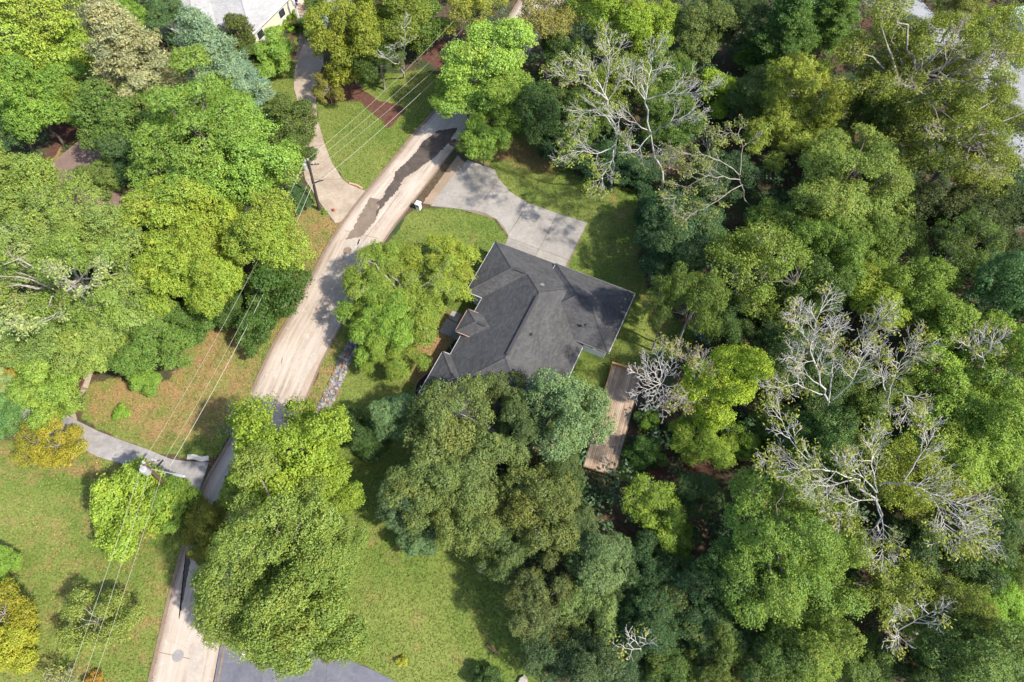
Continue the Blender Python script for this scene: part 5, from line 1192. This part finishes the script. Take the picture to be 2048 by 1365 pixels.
bare_tree((1650,860,0), [limb((1650,860,0),(1655,830,5),(1658,800,10), r=.3, bare=1), limb((1658,805,9),(1640,770,12),(1620,720,15),(1625,670,17),(1640,625,18), r=.2, b=2.6, n=13),
  limb((1658,800,10),(1665,750,13),(1670,710,15),(1665,670,17), r=.14, b=2.4, n=11), limb((1650,790,10),(1610,775,12),(1580,765,13),(1560,778,13), r=.12, b=2.2, n=9), limb((1625,700,15.5),(1600,655,17),(1590,635,17.5), r=.1, b=2.2, n=8),
  limb((1640,770,12),(1600,745,14),(1585,710,15), r=.1, b=2.0, n=8), limb((1665,800,10),(1700,770,13),(1720,730,15),(1725,700,16), r=.13, b=2.4, n=10), limb((1700,690,16),(1730,660,17),(1760,640,18), r=.1, b=2.2, n=8)],
  'white dead tree spreading like antlers in the right woods', 104, leafy=.04)
bare_tree((1780,860,0), [limb((1780,860,0),(1778,830,6),(1775,800,10), r=.22, bare=1), limb((1775,800,10),(1790,760,13),(1800,720,15),(1830,700,16), r=.13, b=2.6, n=12), limb((1775,800,10),(1765,760,13),(1755,710,15), r=.12, b=2.2, n=9), limb((1785,780,12),(1820,790,13),(1815,820,12), r=.1, b=2.0, n=8)],
  'grey bare tree just right of the antler-like dead tree', 105, leafy=.08, leafcol=(.11,.125,.02))
bare_tree((1330,810,0), [limb((1330,810,0),(1328,790,4),(1322,768,7), r=.16, bare=1)]+[limb((1322,768,7),*q, r=.1, b=1.25, n=8, s=.2) for q in
  (((1300,760,8.5),(1268,745,9)),((1305,775,8),(1275,790,8)),((1312,785,7.5),(1298,808,7.5)),((1325,745,9),(1315,710,10)),((1335,750,9),(1345,720,10)),((1328,790,7.5),(1325,820,7.2)),((1340,775,8),(1352,790,8)),((1310,750,9),(1290,720,9.5)))],
  'small bright white bare tree fanning out beside the deck', 106, leafy=0, dens=(3,3,2), rmin=.013)
bare_tree((1395,830,0), [limb((1395,830,0),(1393,790,5),(1390,760,8), r=.13, bare=1), limb((1390,762,8),(1385,730,10),(1365,710,11),(1345,700,11.5), r=.09, b=1.7, n=9), limb((1390,765,8),(1405,740,10),(1400,715,11), r=.08, b=1.6, n=8), limb((1390,775,7),(1370,790,8),(1362,805,8), r=.08, b=1.4, n=6)],
  'thin grey bare tree between the small white tree and the lime tree', 107, mat=PALEB)
bare_tree((1760,1090,0), [limb((1760,1090,0),(1758,1050,5),(1752,990,10), r=.3, bare=1), limb((1755,1000,9),(1710,960,12),(1650,940,14),(1590,905,15),(1560,830,16), r=.15, b=2.4, n=10),
  limb((1752,985,10),(1720,950,13),(1690,925,14.5), r=.13, b=2.2, n=9), limb((1710,960,12),(1660,975,12.5),(1615,970,13), r=.12, b=2.3, n=9), limb((1755,1000,9),(1700,1000,11),(1680,1030,10.5), r=.12, b=2.2, n=9),
  limb((1752,1000,9.5),(1768,1060,9),(1765,1100,9), r=.13, b=2.4, n=11), limb((1760,970,11),(1810,960,13),(1860,990,13.5),(1930,1010,13.5), r=.16, b=2.6, n=13), limb((1860,990,13.5),(1885,1030,13),(1890,1060,13), r=.11, b=2.4, n=11),
  limb((1810,960,13),(1830,930,14),(1860,880,15),(1850,850,15.5), r=.1, b=2.0, n=8), limb((1880,1000,13),(1920,1040,12.5),(1945,1070,12), r=.1, b=2.6, n=10), limb((1755,985,10),(1740,930,14),(1745,880,16), r=.12, b=2.2, n=9), limb((1650,940,14),(1600,940,14),(1550,925,14), r=.09, b=2.0, n=8)],
  'widest white half-dead tree with long hanging limbs at the lower right', 108, leafy=.12, leafcol=(.105,.125,.02), rscale=1.05)
bare_tree((1290,1330,0), [limb((1290,1330,0),(1285,1310,4),(1280,1295,6), r=.14, bare=1), limb((1280,1295,6),(1268,1280,8),(1255,1272,9), r=.09, b=1.2, n=5), limb((1280,1295,6),(1290,1290,8),(1292,1270,9), r=.09, b=1.2, n=5), limb((1282,1298,6),(1265,1300,7),(1240,1295,8), r=.08, b=1.0, n=4)],
  'small leafless snag low over the dark hollow at the bottom', 109, dens=(2,2,1), maxl=2)
bare_tree((1975,780,0), [limb((1975,780,0),(1970,740,8),(1965,712,13), r=.16, bare=1), limb((1965,715,13),(1945,700,15),(1930,690,16), r=.08, b=1.8, n=9), limb((1965,715,13),(1985,695,15),(2000,680,16), r=.08, b=1.8, n=9), limb((1965,715,13),(1960,690,16),(1965,670,17), r=.08, b=1.6, n=8)],
  'pale dead top poking out of the light green trees at the right edge', 110, dens=(3,3,2))
bare_tree((1800,1300,0), [limb((1800,1300,0),(1798,1280,6),(1795,1262,10), r=.14, bare=1), limb((1795,1262,10),(1780,1240,12),(1790,1230,13), r=.08, b=1.6, n=7), limb((1795,1262,10),(1840,1240,12),(1880,1215,14), r=.09, b=1.8, n=9), limb((1795,1262,10),(1800,1275,11),(1790,1280,11), r=.08, b=1.4, n=6)],
  'bare twigs below the half-bare olive tree at the lower right', 111, dens=(3,3,2))
bare_tree((120,1375,0), [limb((120,1375,0),(120,1368,1), r=.07, bare=1)]+[limb((120,1368,1),(120+30*math.cos(a),1358-16*math.sin(a),2.4), r=.04, b=.7, n=7, s=.1) for a in (0.2,.9,1.6,2.3,3.0,-.4,3.6)],
  'grey leafless bush cut by the bottom edge at the left', 112, mat=PALEB, dens=(3,3,2), maxl=2, name='dead_bush')
bare_tree((808,156,0), [limb((808,156,0),(800,128,4),(797,125,6), r=.26, bare=1), limb((798,128,5),(778,124,8),(770,112,10), r=.16, n=4, b=1.6, s=.5), limb((798,126,5),(790,105,8),(788,92,10), r=.14, n=4, b=1.6, s=.5), limb((798,126,5),(812,105,8),(812,80,11),(808,50,13), r=.16, n=6, b=1.8, s=.4)],
  'pale forked trunk standing beside the wires near the top of the road', 113, mat=DEAD, name='forked_tree', maxl=2)
bare_tree((1800,250,0), [limb((1800,250,0),(1840,225,8),(1855,180,13), r=.26, bare=1), limb((1855,190,12),(1910,90,20),(1915,65,21), r=.1, n=7, b=1.8), limb((1855,190,12),(1820,170,17),(1812,175,18), r=.09, n=6, b=1.8),
  limb((1855,190,12),(1920,130,19),(1990,120,20), r=.1, n=8, b=2.0), limb((1855,200,12),(1900,270,14),(1870,270,15), r=.1, n=7, b=2.0), limb((1860,200,12),(1975,300,13),(1975,335,13), r=.1, n=8, b=2.2)],
  'dark forked limbs with white twigs inside the thin olive trees at the upper right', 114, mat=PALEB, name='forked_tree')
bare_tree((110,640,0), [limb((110,640,0),(150,600,7),(165,590,9), r=.3, bare=1), limb((165,590,9),(140,570,12),(118,545,14), r=.2, n=5, b=1.6, s=.5), limb((165,590,9),(185,560,13),(200,545,14), r=.1, n=5, b=1.8), limb((140,610,8),(100,640,12),(60,650,13), r=.1, n=6, b=2)],
  'grey limbed tree showing through the pale leaves at the left', 115, mat=DEAD, name='forked_tree', leafy=.3, leafcol=(.15,.18,.07))

# ================================================================== low growth nobody could count
rng = np.random.default_rng(77)
solid = []
for nm in ('concrete_driveway','side_driveway','entrance_paving','left_driveway','asphalt_driveway','front_walk','far_driveway'):
    for ob in bpy.data.objects[nm].children:
        vs = [v.co for v in ob.data.vertices]; solid.append(ccw([(v.x,v.y) for v in vs[:len(vs)//2]]))
solid.append(ccw([tuple(p) for p in L]+[tuple(p) for p in Rr[::-1]]))
solid.append(ccw([tuple(hw(a,b).to_2d()) for a,b in ((.4,.4),(6.9,.4),(14.8,.7),(14.8,6.6),(12.3,8),(12.3,18.1),(1.4,18.1),(1.4,13.6),(2.2,13.6),(2.2,6.3),(.4,6.3))]))
solid.append(ccw([tuple(o0), tuple(o0+e_deck*W_), tuple(o0+e_deck*W_+d_deck*Ln), tuple(o0+d_deck*Ln)]))
solid.append(ccw([tuple(h2(a,b).to_2d()) for a,b in ((0,0),(20,0),(20,14),(-3,14),(-3,5.5),(0,5.5))])); solid.append(ccw([tuple(p) for p in bpl]))
def free(Q):
    ok = np.ones(len(Q), bool)
    for s in solid: ok &= ~inpoly(Q, s)
    return ok
def gridval(arr, Q):
    i = np.clip(((Q[:,0]-X0)/ST).astype(int), 0, nx-1); j = np.clip(((Q[:,1]-Y0)/ST).astype(int), 0, ny-1); return arr[j*nx+i]
def inview(Q, m=1.0):
    dz = Q[:,1]*math.sin(TILT)+CAMH*math.cos(TILT); u = Q[:,0]/dz*FOC; return (np.abs(u) < 1024*1.03*m+20)
# grass blades in tufts
Q = np.stack([rng.uniform(-55,40,420000), rng.uniform(0,80,420000)], 1)
Q = Q[(gridval(grassA, Q) > .55) & (gridval(mulchA, Q) < .4)]; Q = Q[inview(Q)]; Q = Q[free(Q)]
n = len(Q); a = rng.uniform(0,2*math.pi,n); l = rng.uniform(.10,.26,n); h = rng.uniform(.05,.14,n); w = rng.uniform(.022,.05,n)
bx_ = np.stack([Q[:,0],Q[:,1],np.zeros(n)],1); dd = np.stack([np.cos(a),np.sin(a)],1); V = np.stack([bx_+np.stack([-dd[:,1]*w,dd[:,0]*w,np.zeros(n)],1), bx_+np.stack([dd[:,1]*w,-dd[:,0]*w,np.zeros(n)],1), bx_+np.stack([dd[:,0]*l,dd[:,1]*l,h],1)],1).reshape(-1,3)
me = npmesh('grass_tufts', V, np.arange(3*n).reshape(n,3), tuft_material(), False, {'tone': ('FACE', rng.random(n)), 'dry': ('POINT', np.repeat(gridval(dryA, Q), 3))})
tag(link(bpy.data.objects.new('grass', me)), 'short uneven grass blades over all the lawns', None, None, 'stuff')
# fallen leaves on verges, dry lawns and drives
def litter(nq, region, name, label, cols, lo=.10, hi=.24, z=.02):
    Q = np.stack([rng.uniform(-48,10,nq*6), rng.uniform(3,70,nq*6)], 1); m_ = np.zeros(len(Q))
    for pl, wt in region: m_ = np.maximum(m_, inpoly(Q+rng.normal(size=Q.shape)*.5, G(pl))*wt)
    cl_ = np.sin(Q[:,0]*1.3)+np.sin(Q[:,1]*1.7+Q[:,0])+rng.normal(size=len(Q)); Q = Q[(rng.random(len(Q)) < m_*(.5+.25*cl_))][:nq]; n = len(Q)
    pos = np.concatenate([Q, np.full((n,1), z)+rng.random((n,1))*.04], 1); V, F, _, _ = leaves(pos, np.tile([0,0,1.], (n,1)), rng, (lo+hi)/2, (lo+hi)/2*.8, up=2, spread=.4)
    V[:,2] = np.maximum(V[:,2], .008)
    m, nt, out = newmat(name); h_ = N(nt); t = h_.attr('tone').outputs['Fac']; c = h_.mix(t, C4(cols[0]), C4(cols[1])); finish(nt, out, c, .8)
    me = npmesh(name, V, F, m, False, {'tone': ('FACE', rng.random(n))}); tag(link(bpy.data.objects.new(name, me)), label, None, None, 'stuff')
verge = [([(702,427),(663,485),(625,556),(590,622),(545,700),(500,800),(470,870),(440,920),(415,930),(400,900),(470,800),(510,680),(600,540),(640,440)], 1.0), ([(155,842),(197,863),(292,898),(420,925),(470,870),(545,700),(440,640),(350,750),(180,770)], .35),
         ([(770,343),(855,238),(900,190),(860,180),(780,270),(720,340)], .7), ([(164,900),(240,930),(391,992),(300,990),(180,950),(40,930)], .5), ([(0,900),(380,1000),(300,1365),(0,1365)], .10), ([(626,239),(650,290),(664,325),(700,380),(690,400),(640,340),(600,300)], .25), ([(640,210),(720,250),(780,300),(730,370),(670,330)], .15)]
litter(9000, verge, 'fallen_leaves', 'yellow and orange leaves fallen along the verges and the dry lawns', ((.34,.17,.05), (.46,.30,.10)), .07, .19)
# undergrowth of the woods
WOODS = [[(1190,380),(1290,360),(1280,560),(1400,700),(1290,760),(1260,900),(1200,950),(1080,930),(900,1090),(1010,1150),(1060,1380),(2300,1500),(2500,200),(2048,-60),(900,-60),(890,30),(960,200),(1000,230),(1110,280)],
         [(-300,-60),(340,-60),(420,60),(520,190),(560,260),(600,300),(600,400),(560,470),(430,620),(330,720),(180,740),(0,760),(-400,900)], [(740,800),(850,790),(1050,780),(1200,780),(1180,960),(900,1040),(760,960),(680,880)], [(640,-60),(900,-60),(880,90),(820,150),(700,150),(660,90)]]
Q = np.stack([rng.uniform(-75,75,9000), rng.uniform(0,98,9000)], 1); m_ = np.zeros(len(Q), bool)
for pl in WOODS: m_ |= inpoly(Q+rng.normal(size=Q.shape)*.6, G(pl))
Q = Q[m_ & (gridval(grassA, Q) < .3)]; Q = Q[free(Q)]; Q = Q[inview(Q, 1.05)][:3000]; k = len(Q)
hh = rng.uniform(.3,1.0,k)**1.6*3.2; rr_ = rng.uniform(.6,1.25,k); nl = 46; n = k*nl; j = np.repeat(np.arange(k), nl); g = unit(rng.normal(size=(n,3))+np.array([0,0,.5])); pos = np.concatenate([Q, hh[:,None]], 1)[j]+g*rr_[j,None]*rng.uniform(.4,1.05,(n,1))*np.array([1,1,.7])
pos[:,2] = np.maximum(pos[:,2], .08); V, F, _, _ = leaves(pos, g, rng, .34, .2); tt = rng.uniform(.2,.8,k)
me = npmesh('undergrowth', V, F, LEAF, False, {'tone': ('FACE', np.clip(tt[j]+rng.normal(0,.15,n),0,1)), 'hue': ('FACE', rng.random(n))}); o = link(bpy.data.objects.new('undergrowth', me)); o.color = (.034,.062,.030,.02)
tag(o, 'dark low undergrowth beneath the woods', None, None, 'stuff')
